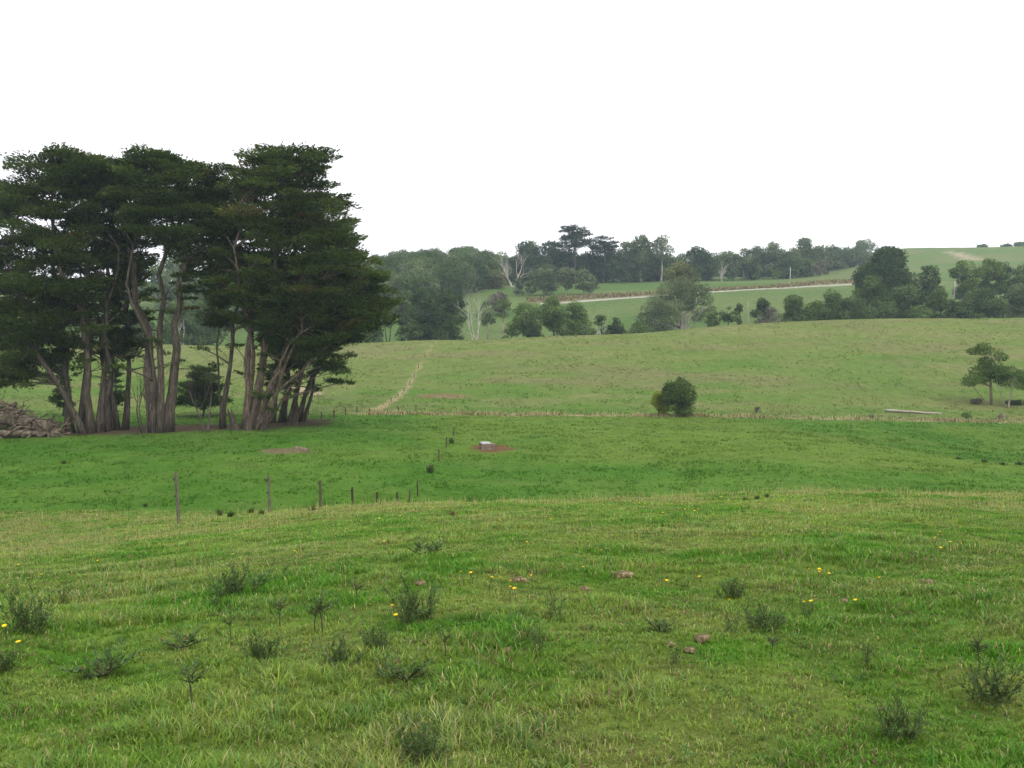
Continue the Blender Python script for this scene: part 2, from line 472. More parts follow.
# ------------------------------------------------------------------ ground sheet
def build_ground():
    ys = [-60., -30., -12., -4.]
    y = 0.
    while y < 3350:
        ys.append(y)
        y += .12 if y < 14 else .30 if y < 60 else .6 if y < 130 else .95 if y < 240 else 2.6 if y < 480 else 14 if y < 900 else 120
    ys.append(3380.)
    ys = np.array(ys)
    s = np.linspace(-1, 1, 361)
    s = np.sign(s) * (np.abs(s) * .80 + .20 * np.abs(s) ** 3)
    half = 14 + np.maximum(ys, 0) * .86
    X = s[None] * half[:, None]; Y = np.repeat(ys[:, None], len(s), 1)
    Z = H(X, Y)
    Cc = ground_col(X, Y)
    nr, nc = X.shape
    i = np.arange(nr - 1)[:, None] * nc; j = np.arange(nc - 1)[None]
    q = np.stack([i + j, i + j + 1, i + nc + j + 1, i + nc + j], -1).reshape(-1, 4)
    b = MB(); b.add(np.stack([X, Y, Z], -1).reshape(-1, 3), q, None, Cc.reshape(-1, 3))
    o = b.build('ground', M['ground'], smooth=True)
    tag(o, 'green rolling pasture running from the foreground over the valley to the far hills', None, None, 'structure')


build_ground()

# the pale gravel road on the far slope: a draped sheet with its own thickness
b = MB()
rp = np.array([(p[0], p[1]) for p in ROADPTS]); tt = np.linspace(0, len(rp) - 1, 160)
rx = np.interp(tt, np.arange(len(rp)), rp[:, 0]); ry = np.interp(tt, np.arange(len(rp)), rp[:, 1])
rows = []
for off, lift in ((-2.2, -.25), (-.9, .12), (0., .2), (.9, .18), (1.7, -.25)):
    yy = ry + off * (1 + .25 * (fbm(rx / 9, ry / 9, 5, 2) - .5))
    rows.append(np.stack([rx, yy, H(rx, yy) + lift], -1))
v = np.concatenate(rows); n = len(rx); q = []
for k in range(len(rows) - 1):
    i = np.arange(n - 1)
    q.append(np.stack([k * n + i, k * n + i + 1, (k + 1) * n + i + 1, (k + 1) * n + i], -1))
b.add(v, np.concatenate(q))
tag(b.build('road', M['road'], smooth=True), 'pale gravel road crossing the far green slope', None, None, 'structure')


# ------------------------------------------------------------------ grass blades
def blades(mb, x, y, z, hgt, wid, yaw, lean, col, tipc=1.15, basec=.8):
    n = len(x)
    dx, dy = np.cos(yaw), np.sin(yaw)
    px_, py_ = -dy, dx
    hm = hgt * .55; l1 = lean * hgt * .35; l2 = lean * hgt
    zt = hgt * np.sqrt(np.clip(1 - .55 * lean ** 2, .15, 1))
    zm = zt * .62
    v = np.empty((n, 5, 3), np.float32)
    v[:, 0] = np.stack([x - px_ * wid, y - py_ * wid, z - .015], -1)
    v[:, 1] = np.stack([x + px_ * wid, y + py_ * wid, z - .015], -1)
    v[:, 2] = np.stack([x + dx * l1 + px_ * wid * .8, y + dy * l1 + py_ * wid * .8, z + zm], -1)
    v[:, 3] = np.stack([x + dx * l1 - px_ * wid * .8, y + dy * l1 - py_ * wid * .8, z + zm], -1)
    v[:, 4] = np.stack([x + dx * l2, y + dy * l2, z + zt], -1)
    k = np.arange(n)[:, None] * 5
    q = k + np.array([[0, 1, 2, 3]]); t = k + np.array([[3, 2, 4]])
    c = np.repeat(col[:, None, :], 5, 1).astype(np.float32)
    c[:, :2] *= basec; c[:, 4] *= tipc
    mb.add(v.reshape(-1, 3), q, t, c.reshape(-1, 3))


def sample_fan(n, d0, d1, p, margin=.60):
    """n points between d0 and d1 with areal density falling as d**-p"""
    a = 2 - p
    d = (d0 ** a + rng.random(n) * (d1 ** a - d0 ** a)) ** (1 / a)
    x = (rng.random(n) * 2 - 1) * (margin * d + 1.2)
    return x, d


def near_grass():
    mb = MB()
    # tufts: each point is a small clump whose blades lean outwards
    nt = 150000
    tx, ty = sample_fan(nt, 2.6, 50, 1.4)
    ex = 42000                                   # the turf goes on to both sides of the view
    ed = 2.2 + 34 * rng.random(ex) ** 1.7; sd = np.sign(rng.random(ex) - .5)
    tx = np.concatenate([tx, sd * (.6 * ed + 1.2 + 5.5 * rng.random(ex))]); ty = np.concatenate([ty, ed])
    keep = rng.random(len(tx)) < .45 + .8 * fbm(tx / .8, ty / .8, 201, 3)
    tx, ty = tx[keep], ty[keep]
    nb = 7
    x0 = np.repeat(tx, nb); y0 = np.repeat(ty, nb); d = y0
    spread = (.019 + .0022 * d)
    yaw = rng.random(len(x0)) * 2 * math.pi
    r = np.abs(rng.normal(0, 1, len(x0))) * spread
    x = x0 + np.cos(yaw) * r; y = y0 + np.sin(yaw) * r
    z = H(x, y)
    g = fbm(x0 / 1.3, y0 / 1.3, 203, 4); g2 = fbm(x0 / .33, y0 / .33, 207, 2)
    hgt = (.024 + .060 * sstep(.40, .74, .55 * g + .45 * g2)) * (.6 + .8 * rng.random(len(x)))
    hgt *= np.interp(d, [3, 10, 46], [1, 1.05, 1.5])
    wid = .0019 * (1 + (d / 6) ** .95) * (.7 + .6 * rng.random(len(x)))
    lean = .45 + .75 * rng.random(len(x))
    col = near_green(x0, y0)
    tint = rng.normal(1, .20, (len(tx), 1)).repeat(nb, 0) * rng.normal(1, .16, (len(x), 1))
    col = col * np.clip(tint, .45, 1.7)
    blue = (rng.random(len(tx)) < .20).repeat(nb)
    col[blue] = col[blue] * np.array((.80, .98, 1.5))
    dr = dryness(x0, y0)
    straw = rng.random(len(x)) < .05 + .24 * dr
    col[straw] = STRAW * rng.normal(1, .2, (straw.sum(), 1))
    th = (rng.random(len(x)) < .30 * sstep(.56, .70, fbm(x0 / .5, y0 / .5, 241, 3))); col[th] = np.array((.20, .145, .085)) * rng.normal(1, .25, (th.sum(), 1)); hgt[th] *= .7
    dk = (rng.random(len(tx)) < .5 * sstep(.60, .74, fbm(tx / .38, ty / .38, 243, 3))).repeat(nb); col[dk] *= np.array((.62, .72, .8))
    blades(mb, x, y, z, hgt, wid, yaw + rng.normal(0, .5, len(x)), lean, np.clip(col, .01, .6), 1.12, .9)
    # dry seed stalks, most of them on the brow
    ns = 15000
    x, y = sample_fan(ns, 3.2, 50, .35)
    dr = dryness(x, y)
    k = (rng.random(ns) < .02 + .8 * dr + .15 * sstep(26, 36, y)) & (rng.random(ns) < .15 + sstep(6, 20, y)); x, y = x[k], y[k]
    col = STRAW[None] * rng.normal(1.05, .18, (len(x), 1)) * np.array((1, .98, .92))
    blades(mb, x, y, H(x, y), (.08 + .15 * rng.random(len(x))) * np.interp(y, [4, 30], [.9, 1.5]), .0013 * (1 + (y / 6) ** .9), rng.random(len(x)) * 6.283,
           .1 + .4 * rng.random(len(x)), np.clip(col, .05, .6), 1.1, 1.0)
    o = mb.build('grass', M['grass'])
    tag(o, 'tussocky green and straw coloured pasture grass on the near slope', None, None, 'stuff')


near_grass()


def paddock_grass():
    mb = MB()
    nt = 44000
    x0, y0 = sample_fan(nt, 49, 113, 1.0, .62)
    n = fbm(x0 / 1.6, y0 / 1.6, 211, 3)
    k = (rng.random(nt) < sstep(.36, .62, n) * 1.1 + .1) & (polydist(x0, y0, UNDER) > 4.2) & (np.hypot(x0 - TROUGH[0], y0 - TROUGH[1]) > 3.0) & (np.hypot(x0 - PATCH[0], y0 - PATCH[1]) > 1.9)
    x0, y0 = x0[k], y0[k]; nb = 5
    xs = np.repeat(x0, nb); ys = np.repeat(y0, nb); yaw = rng.random(len(xs)) * 6.283
    r = np.abs(rng.normal(0, .11, len(xs)))
    x = xs + np.cos(yaw) * r; y = ys + np.sin(yaw) * r
    hg = (.06 + .11 * sstep(.4, .7, fbm(xs / 2, ys / 2, 213, 3))) * (.6 + .8 * rng.random(len(x)))
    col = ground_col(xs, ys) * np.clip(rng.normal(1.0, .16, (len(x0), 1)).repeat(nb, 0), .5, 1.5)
    blades(mb, x, y, H(x, y), hg, .014 + .012 * rng.random(len(x)), yaw, .4 + .5 * rng.random(len(x)), col, 1.2, 1.0)
    tag(mb.build('paddock_grass', M['grass']), 'short lush tufted grass of the middle paddock', None, None, 'stuff')
    # hillside tussocks
    mb = MB()
    nt = 26000
    x0, y0 = sample_fan(nt, 113, 212, 1.0, .62)
    n = fbm(x0 / 3, y0 / 3, 221, 3)
    k = (rng.random(nt) < sstep(.4, .62, n)) & (polydist(x0, y0, TRACKPTS) > 1.6); x0, y0 = x0[k], y0[k]; nb = 4
    xs = np.repeat(x0, nb); ys = np.repeat(y0, nb); yaw = rng.random(len(xs)) * 6.283
    r = np.abs(rng.normal(0, .2, len(xs))); x = xs + np.cos(yaw) * r; y = ys + np.sin(yaw) * r
    hg = (.07 + .16 * rng.random(len(x)))
    col = ground_col(xs, ys) * np.clip(rng.normal(1.02, .15, (len(x0), 1)).repeat(nb, 0), .5, 1.5)
    st = rng.random(len(x)) < .10; col[st] = (.28, .24, .13)
    blades(mb, x, y, H(x, y), hg, .03 + .03 * rng.random(len(x)), yaw, .4 + .5 * rng.random(len(x)), col, 1.15, 1.05)
    tag(mb.build('hillside_grass', M['grass']), 'short olive and straw grass tussocks on the hill beyond the valley', None, None, 'stuff')
    # tan reeds along the valley fence line, the hill fence line and under the left fence
    mb = MB()
    n = 9000
    x = -16 + rng.random(n) * 90; y = valley_y(x) + rng.normal(0, 1.0, n)
    k = rng.random(n) < .25 + .9 * sstep(.35, .6, fbm(x / 4, y * 0 + 3, 231, 3)); x, y = x[k], y[k]
    n = len(x)
    col = np.array((.40, .33, .21)) * rng.normal(1, .2, (n, 1))
    rd = rng.random(n) < .22 * sstep(.4, .6, fbm(x / 6, y / 6, 233, 2)) * 2; col[rd] = np.array((.19, .135, .085))
    gr = rng.random(n) < .25; col[gr] = np.array((.11, .155, .045))
    hg = (.14 + .34 * rng.random(n)) * (.5 + fbm(x / 3, y / 3, 235, 2))
    blades(mb, x, y, H(x, y), hg, .03 + .02 * rng.random(n), rng.random(n) * 6.283, .1 + .5 * rng.random(n), np.clip(col, .03, .6), 1.1, .85)
    tp = np.array([(p[0], p[1]) for p in TRACKPTS]); s = rng.random(1000) ** 1.8 * (len(tp) - 1)
    x = np.interp(s, np.arange(len(tp)), tp[:, 0]); y = np.interp(s, np.arange(len(tp)), tp[:, 1])
    w = np.interp(y, [105, 120, 150, 200], [1.0, .5, .2, .15]); x = x + rng.normal(0, 1, len(x)) * w * .6
    col = np.array((.44, .37, .24)) * rng.normal(1, .15, (len(x), 1))
    blades(mb, x, y, H(x, y), .12 + .2 * rng.random(len(x)), .02 + .02 * rng.random(len(x)), rng.random(len(x)) * 6.283, .1 + .5 * rng.random(len(x)), np.clip(col, .05, .6))
    tag(mb.build('dry_grass', M['grass']), 'tall tan dry grass and reeds along the valley fence lines', None, None, 'stuff')


paddock_grass()


# ------------------------------------------------------------------ crowns and trunks
def norm(v):
    return v / np.maximum(np.linalg.norm(v, axis=-1, keepdims=True), 1e-9)


def leaves(mb, P, D, Nrm, L, W, col):
    """diamond leaf sprays at P along D"""
    n = len(P)
    D = norm(D); S = norm(np.cross(D, Nrm))
    L = np.broadcast_to(L, (n,))[:, None]; W = np.broadcast_to(W, (n,))[:, None]
    up = norm(np.cross(S, D))
    v = np.empty((n, 4, 3), np.float32)
    v[:, 0] = P - D * L * .5
    v[:, 1] = P + S * W * .5 + up * W * .12
    v[:, 2] = P + D * L * .5
    v[:, 3] = P - S * W * .5 + up * W * .12
    k = np.arange(n)[:, None] * 4
    mb.add(v.reshape(-1, 3), k + np.array([[0, 1, 2, 3]]), None, np.repeat(col[:, None, :], 4, 1).reshape(-1, 3))


def clump_leaves(mb, r, C, R, style, L, colA, colB, dens, centre, rust=0.):
    """C (k,3) clump centres, R (k,3) radii"""
    for c, rad in zip(C, R):
        area = math.pi * rad[0] * rad[1]
        n = int(max(14, dens * area / (L * L * .22)))
        if style == 'pad':
            rr = np.sqrt(r.random(n)); a = r.random(n) * 2 * math.pi
            edge = .82 + .36 * vnoise(a * 1.6 + c[0], a * 0 + c[2], 3)
            P = np.stack([np.cos(a) * rr * rad[0] * edge, np.sin(a) * rr * rad[1] * edge, rad[2] * ((1 - rr ** 2) * (1.2 * r.random(n) ** .7 - .4) + .16 * r.normal(size=n) + .15 * rr)], -1)
            out = np.stack([np.cos(a), np.sin(a), np.full(n, .45)], -1)
            o2 = norm(np.array([c[0] - centre[0], c[1] - centre[1], .0]))
            sl = r.normal(.12, .16); P[:, 2] += (P[:, :2] @ o2[:2]) * sl
            D = out * (.4 + rr[:, None]) + o2 * .45 + r.normal(size=(n, 3)) * .38
            far_ = r.random(n) < .08
            P[far_] += norm(D[far_] * np.array([1, 1, .25])) * (rad[0] * r.uniform(.1, .42, (far_.sum(), 1)))
            Nn = np.array([0, 0, 1.]) + r.normal(size=(n, 3)) * .45
            W = L * (.34 + .2 * r.random(n))
        else:
            d = norm(r.normal(size=(n, 3)))
            rr = .45 + .60 * r.random(n) ** .6
            lump = .8 + .4 * vnoise(d[:, 0] * 2.1 + c[0] * 3 + 40, d[:, 2] * 2.1 + d[:, 1] * 1.7 + c[1] + 40, 9)
            P = d * rad * (rr * lump)[:, None]
            if style == 'gum':
                D = r.normal(size=(n, 3)) * .7 + np.array([0, 0, -.55]) + d * .3
            else:
                D = r.normal(size=(n, 3)) * .7 + d * .7 + np.array([0, 0, .2])
            Nn = d + np.array([0, 0, .6]) + r.normal(size=(n, 3)) * .6
            W = L * (.45 + .3 * r.random(n))
        t = np.clip(r.random() * (.8 if style == 'pad' else 1.0) + .16 * r.normal(size=n) + (.08 if style == 'pad' else 0), 0, 1)
        col = colA * (1 - t[:, None]) + colB * t[:, None]
        col = col * np.clip(r.normal(1, .09, (n, 1)), .6, 1.5)
        if rust and r.random() < rust:
            k = r.random(n) < .38
            col[k] = np.array((.15, .085, .042)) * r.normal(1, .2, (k.sum(), 1))
        leaves(mb, P + c, D, Nn, L * (.7 + .6 * r.random(n)), W, np.clip(col, .004, .6))


def bez(p0, p1, p2, n=6):
    t = np.linspace(0, 1, n)[:, None]
    return (1 - t) ** 2 * p0 + 2 * t * (1 - t) * p1 + t ** 2 * p2


def stem_line(r, p0, p1, n=9, wob=.02):
    t = np.linspace(0, 1, n)[:, None]
    p = p0 * (1 - t) + p1 * t
    L = np.linalg.norm(p1 - p0)
    w = np.cumsum(r.normal(0, 1, (n, 3)), 0) * L * wob; w[0] = 0
    w[:, 2] *= .3
    return p + w * np.sin(t * math.pi * .5)


def limbs(mb, r, stems, C, rise=.45, rbase=.035, sides=5, sag=.12, twigs=2, R=None, minr=.02):
    """curved limbs from the stems to each clump centre"""
    allp = np.concatenate([s for s, _ in stems]); allr = np.concatenate([q for _, q in stems])
    for k, c in enumerate(C):
        hd = np.hypot(allp[:, 0] - c[0], allp[:, 1] - c[1])
        want = c[2] - rise * hd
        cost = hd + 1.6 * np.abs(allp[:, 2] - want) + np.where(allp[:, 2] > c[2], 3, 0)
        i = int(np.argmin(cost)); a = allp[i]; L = np.linalg.norm(c - a)
        rad = max(minr, min(allr[i] * .55, rbase * L ** .8))
        mid = a * .5 + c * .5 + np.array([0, 0, sag * L]) + r.normal(0, .06, 3) * L
        pts = bez(a, mid, c, 6)
        mb.tube(pts, np.linspace(rad, rad * .35, 6), sides, False, .2, r=r)
        if R is not None:
            for _ in range(twigs):
                e = c + r.normal(0, .45, 3) * R[k]
                s = pts[r.integers(3, 6)]
                mb.tube(bez(s, (s + e) / 2 + r.normal(0, .1, 3) * R[k], e, 3), np.linspace(rad * .4, rad * .15, 3), 4, False, 0, r=r)


def dead_branches(mb, r, p, dirv, L, rad, depth, spread=.6, up=.25):
    n = 5
    d = norm(dirv)
    pts = [p]
    for k in range(n):
        d = norm(d + r.normal(0, .14, 3) + np.array([0, 0, up * .12]))
        pts.append(pts[-1] + d * L / n)
    pts = np.array(pts)
    mb.tube(pts, np.linspace(rad, rad * .5, n + 1), 6 if depth > 1 else 4, depth <= 1, .2, r=r)
    if depth <= 0:
        return
    for k in range(int(r.integers(2, 5))):
        i = int(r.integers(2, n + 1))
        nd = norm(norm(pts[i] - pts[i - 1]) + r.normal(0, spread, 3) + np.array([0, 0, up]))
        dead_branches(mb, r, pts[i], nd, L * r.uniform(.5, .8), rad * (1 - .5 * i / n) * .6, depth - 1, spread, up)


GREENS = {
    'cypress': ((.028, .046, .013), (.108, .148, .038)),
    'gum': ((.062, .092, .042), (.165, .205, .095)),
    'olive': ((.090, .105, .040), (.190, .200, .080)),
    'broad': ((.040, .072, .022), (.125, .185, .056)),
    'mid': ((.058, .105, .028), (.160, .230, .062)),
    'dark': ((.026, .050, .020), (.085, .130, .044)),
    'pine': ((.026, .042, .022), (.070, .098, .044)),
    'yellow': ((.13, .175, .022), (.29, .33, .055)),
    'grey': ((.10, .095, .07), (.20, .185, .14)),
}


def profile(shape, t):
    t = np.clip(t, 0, 1)
    if shape == 'dome':
        return np.sqrt(np.clip(1 - (t * .98) ** 2.2, 0, 1))
    if shape == 'round':
        return np.sqrt(np.clip(1 - (2 * t - 1) ** 2, 0, 1)) * .95 + .05
    if shape == 'flat':
        return np.clip(.55 + .9 * t, 0, 1) * np.sqrt(np.clip(1 - np.clip((t - .7) / .32, 0, 1) ** 2, 0, 1))
    if shape == 'cone':
        return np.clip(1.03 - t, 0.06, 1) ** .8
    return np.sqrt(np.clip(1 - (t * .95) ** 3, 0, 1))


def tree(name, label, px, d, top, w, cb, shape='round', style='puff', green='broad', bark='dark_bark', n=26, dens=1.5, L=None, seed=1,
         cat='tree', group=None, stems=1, tr=None, lean=0., flat=.75, depth=1., cr=None, shell=.55, spread=None, notrunk=False, hang=0.):
    """a tree whose base stands on the ground at distance d; top / cb are the rows of crown top and crown bottom"""
    r = np.random.default_rng(seed)
    x, y, zg = at(px, d)
    D = d * CT - zg * ST
    Ht = max(1.0, float(z_at(d, top)) - zg); hb = max(0.0, float(z_at(d, cb)) - zg)
    hw = w * (1.2 if shape == 'dome' else 1.08) / F * D / 2; hd = hw * depth
    if shape == 'dome' and style != 'pad':
        hb *= .35
    elif style != 'pad':
        hb *= .75
    L = L or max(.24, d * .0021)
    t = empty(name, (x, y, zg), label, cat, group)
    ch = Ht - hb
    n = int(n * 1.45); crad = cr or max(L * 1.1, min(hw, ch * .8) * (.36 if n < 34 else .29))
    C = []; R = []
    tries = 0
    while len(C) < n and tries < n * 40:
        tries += 1
        tt = r.random()
        pr = float(profile(shape, tt))
        if r.random() > pr + .12:
            continue
        a = r.random() * 2 * math.pi
        q = r.random() ** shell
        rx = crad * r.uniform(.6, 1.4); rz = rx * flat * r.uniform(.75, 1.25)
        ex = max(0., hw * pr - rx * .65) * r.uniform(.9, 1.12); ey = max(0., hd * pr - rx * .65)
        c = np.array([math.cos(a) * q * ex + lean * tt * hw, math.sin(a) * q * ey, hb + rz * .6 + tt * max(.1, ch - rz * 1.3)])
        if spread and C and min(np.linalg.norm((c - o) / np.array([1, 1, .6])) for o in C) < spread * crad:
            continue
        C.append(c); R.append(np.array([rx, rx, rz]))
    C = np.array(C); R = np.array(R)
    A, B = (np.array(g) for g in GREENS[green])
    mb = MB()
    clump_leaves(mb, r, C, R, style, L, A, B, dens, np.array([0, 0, hb]))
    if not notrunk:
        tb = MB(); st = []
        tr = tr or max(.10, Ht * .022)
        for s in range(stems):
            e = C[int(np.argmax(C[:, 2] - .3 * np.hypot(C[:, 0], C[:, 1])))] if stems == 1 else C[r.integers(len(C))]
            e = np.array([e[0] * .6, e[1] * .6, hb + ch * (.72 if stems == 1 else r.uniform(.45, .75))])
            p0 = np.array([(s - (stems - 1) / 2) * tr * 1.6, r.normal() * tr * .5, -.3])
            pts = stem_line(r, p0, e, 9, .018)
            rad = np.linspace(tr, tr * .35, 9) / (stems ** .4); rad[0] *= 1.45
            tb.tube(pts, rad, 8, True, .15, r=r)
            st.append((pts[2:], rad[2:]))
        limbs(tb, r, st, C, R=R, twigs=2, minr=L * .06, rbase=.03)
        tb.build('trunk', M[bark], t, True)
    mb.build('crown', M['leaf'], t)
    return t


# ------------------------------------------------------------------ the cypress clump on the left
def cypress(label, d, cx, base, stems, outline, npad, seed, dens=1.55, bark='cypress_bark', hd_f=.85, padr=(.85, 1.85), keepout=None, rust=.035, green='cypress'):
    """stems: (base px, top px, top row, base radius, depth offset); outline: (row, left px, right px) of the crown"""
    r = np.random.default_rng(seed)
    x0, y0, zg = at(base, d)
    D = d * CT - zg * ST
    lx = lambda px: (px - 512) / F * D - x0
    lz = lambda py: float(z_at(d, py)) - zg
    t = empty('cypress_tree', (x0, y0, zg), label, 'tree', 'old cypress trees of the paddock clump')
    oz = np.array([lz(o[0]) for o in outline])[::-1]
    ol = np.array([lx(o[1]) for o in outline])[::-1]; orr = np.array([lx(o[2]) for o in outline])[::-1]
    tb = MB(); st = []
    for (b0, b1, ty, rad, dy) in stems:
        p0 = np.array([lx(b0), dy * .6, -.4]); p0[2] = float(H(x0 + p0[0], y0 + p0[1])) - zg - .3
        p1 = np.array([lx(b1), dy, lz(ty)])
        pts = stem_line(r, p0, p1, 12, .023)
        rr = .74 * rad * np.linspace(1, .30, 12) ** 1.1; rr[0] *= 1.5; rr[1] *= 1.12
        tb.tube(pts, rr, 10, True, .28, r=r)
        st.append((pts[3:], rr[3:]))
    npad = int(npad * 1.5); C = []; R = []; zmin, zmax = oz[0], oz[-1]
    wmax = (orr - ol).max()
    tries = 0
    while len(C) < npad and tries < npad * 60:
        tries += 1
        z = zmin + (zmax - zmin) * r.random()
        a_, b_ = np.interp(z, oz, ol), np.interp(z, oz, orr)
        hw = (b_ - a_) / 2
        if r.random() > hw * 2 / wmax * (.55 + .6 * (z - zmin) / (zmax - zmin)):
            continue
        q = r.random() ** .42; an = r.random() * 2 * math.pi
        rx = r.uniform(*padr) * min(1, .45 + hw / 4)
        ex = max(.05, hw - rx * .72); ey = max(.05, min(hw * hd_f, 5.5) - rx * .5)
        c = np.array([(a_ + b_) / 2 + math.cos(an) * q * ex, math.sin(an) * q * ey, min(z, zmax - rx * .4 - r.uniform(0, 1.1))])
        if C and min(np.linalg.norm((c - o) / np.array([1, 1, .6])) for o in C[-160:]) < rx * .5:
            continue
        C.append(c); R.append(np.array([rx * r.uniform(.9, 1.25), rx, rx * (r.uniform(.30, .5) if r.random() < .55 else r.uniform(.5, .8))]))
    for pts, rr in st:
        for k in range(4):
            i = int(r.integers(0, 4)); q = pts[i] + np.array([r.normal() * 1.6, r.normal() * 1.2, r.uniform(-.2, 1.8)])
            rx = r.uniform(.35, .8); C.append(q); R.append(np.array([rx, rx, rx * .6]))
    C = np.array(C); R = np.array(R)
    A, B = (np.array(g) for g in GREENS[green])
    mb = MB()
    clump_leaves(mb, r, C, R, 'pad', .34, A, B, dens, np.array([np.mean(ol + orr) / 2, 0, 0]), rust)
    limbs(tb, r, st, C, rise=.55, R=R, twigs=2, rbase=.032, sag=.10)
    for pts, rr in st:
        for k in range(7):
            i = int(r.integers(0, len(pts) - 3)); a = r.random() * 6.283
            dead_branches(tb, r, pts[i], np.array([math.cos(a), math.sin(a) * .6, r.uniform(-.1, .7)]), r.uniform(1.2, 3.2), rr[i] * .16, 1, .5, .2)
    tb.build('trunk', M[bark], t, True)
    mb.build('crown', M['leaf'], t)
    return t


# right, tallest tree with its long reach to the right
cypress('tall right hand cypress of the clump with pale splayed trunks and crown leaning right', 88, 252, 252,
        [(246, 262, 190, .50, .0), (252, 288, 185, .62, .5), (258, 300, 225, .40, -.6), (262, 330, 270, .30, -1.2), (249, 238, 210, .36, 1.0), (257, 326, 338, .20, -1.6), (256, 312, 318, .22, -1.0), (260, 345, 322, .18, .8)],
        [(148, 272, 306), (152, 250, 326), (159, 238, 344), (168, 236, 340), (180, 220, 330), (192, 216, 352), (202, 212, 360), (214, 208, 352), (228, 204, 370), (245, 202, 366),
         (255, 202, 384), (272, 202, 394), (290, 206, 397), (308, 214, 402), (326, 226, 398), (345, 262, 366), (362, 312, 360), (385, 334, 354)], 255, 11, bark='tan_bark')
# dark trees standing behind its foot
cypress('dark cypress right behind the tall one, several blackish stems close together', 97, 285, 285,
        [(272, 290, 250, .35, 0), (281, 300, 240, .42, .6), (290, 320, 260, .36, -.5), (297, 340, 270, .32, .4), (302, 352, 290, .25, -.2)],
        [(225, 285, 335), (250, 262, 372), (280, 250, 390), (305, 246, 394), (330, 250, 384), (350, 258, 352), (372, 262, 325), (392, 264, 302)], 95, 12, green='dark', bark='dark_bark')
cypress('slim cypress with one straight bare stem between the thick forked trunk and the right tree', 89, 222, 222,
        [(222, 222, 185, .30, 0), (223, 212, 240, .16, .5)],
        [(158, 200, 222), (166, 186, 234), (174, 180, 238), (190, 182, 238), (210, 190, 236), (235, 196, 240), (262, 200, 240), (290, 204, 240), (315, 204, 240), (330, 210, 232)], 56, 13)
cypress('cypress with the thickest trunk, forking low into two great stems', 87, 161, 161,
        [(156, 150, 200, .66, 0), (166, 190, 190, .62, .4), (161, 172, 180, .50, -.6), (158, 132, 225, .30, -.4)],
        [(149, 152, 172), (154, 138, 188), (162, 124, 204), (174, 112, 214), (188, 106, 222), (204, 108, 226), (222, 114, 226), (236, 140, 220), (246, 160, 210), (262, 176, 208), (300, 182, 206), (318, 186, 200)], 84, 14, rust=.05)
cypress('narrow cypress with two thin leaning stems left of the thickest trunk', 90, 121, 121,
        [(117, 112, 200, .33, 0), (124, 132, 195, .33, .5), (113, 96, 230, .24, -.4)],
        [(158, 112, 140), (166, 98, 160), (180, 90, 170), (200, 88, 166), (220, 98, 158), (250, 92, 158), (278, 92, 155), (300, 94, 152), (330, 98, 150), (362, 104, 140)], 84, 15)
cypress('broad left cypress with a cluster of thick trunks beside the log heap', 87, 85, 85,
        [(70, 50, 215, .44, 0), (80, 72, 190, .42, .8), (92, 92, 185, .46, -.4), (99, 108, 200, .40, .3), (88, 30, 245, .34, -.9), (104, 84, 220, .34, 1.2)],
        [(148, 66, 86), (153, 46, 104), (160, 34, 118), (170, 20, 128), (182, 6, 132), (200, -2, 130), (216, -6, 122), (236, -8, 122), (262, -8, 126), (292, -10, 128), (320, -6, 116), (345, -6, 100), (368, -4, 64), (392, 4, 34)], 150, 16)
cypress('leftmost cypress, cut by the left edge of the view', 91, -30, -30,
        [(-36, -40, 210, .5, 0), (-24, -10, 215, .45, .5), (-30, -60, 230, .4, -.5)],
        [(168, -50, -8), (176, -72, 10), (190, -90, 22), (215, -96, 28), (250, -100, 32), (290, -100, 34), (320, -96, 36), (350, -90, 38), (375, -80, 34), (395, -60, 24)], 150, 17)


# small things under the cypresses
def small_pads(name, label, px, py, w, h, seed, green='dark', bark='dark_bark', cat='tree', dmin=46, n=16, hb=.15, base_py=None):
    x, y, zg = hit(px, base_py or py, dmin)
    D = y * CT - zg * ST
    hw = w / F * D / 2; Ht = h / F * D
    r = np.random.default_rng(seed)
    t = empty(name, (x, y, zg), label, cat)
    C = []; R = []
    for k in range(n):
        u = r.random(); a = r.random() * 6.283; q = r.random() ** .5
        rx = hw * .42 * (1.1 - .5 * u)
        e = max(.02, hw * (1 - .6 * u) - rx * .7)
        C.append([math.cos(a) * q * e, math.sin(a) * q * e, Ht * (hb + (.95 - hb) * u)]); R.append([rx, rx, rx * .5])
    C = np.array(C); R = np.array(R); A, B = (np.array(g) for g in GREENS[green])
    mb = MB(); clump_leaves(mb, r, C, R, 'pad', .28, A, B, 1.7, np.zeros(3)); mb.build('crown', M['leaf'], t)
    tb = MB(); pts = stem_line(r, np.array([0, 0, -.2]), np.array([hw * .1, 0, Ht * .8]), 7, .02); rad = np.linspace(.12, .04, 7)
    tb.tube(pts, rad, 7, True, .2, r=r); limbs(tb, r, [(pts[1:], rad[1:])], C, R=R, twigs=1)
    tb.build('trunk', M[bark], t, True)
    return t


small_pads('young_cypress', 'low dark young cypress under the clump beside the slim straight stem', 203, 416, 62, 52, 31, dmin=88, hb=.22, n=40)
small_pads('young_cypress', 'small blackish seedling cypress behind the left trunk cluster', 63, 416, 34, 42, 32, dmin=88, hb=.2, n=26)
small_pads('young_cypress', 'small dark sapling behind the stems of the narrow cypress', 116, 415, 36, 56, 33, dmin=88, hb=.2, n=26)


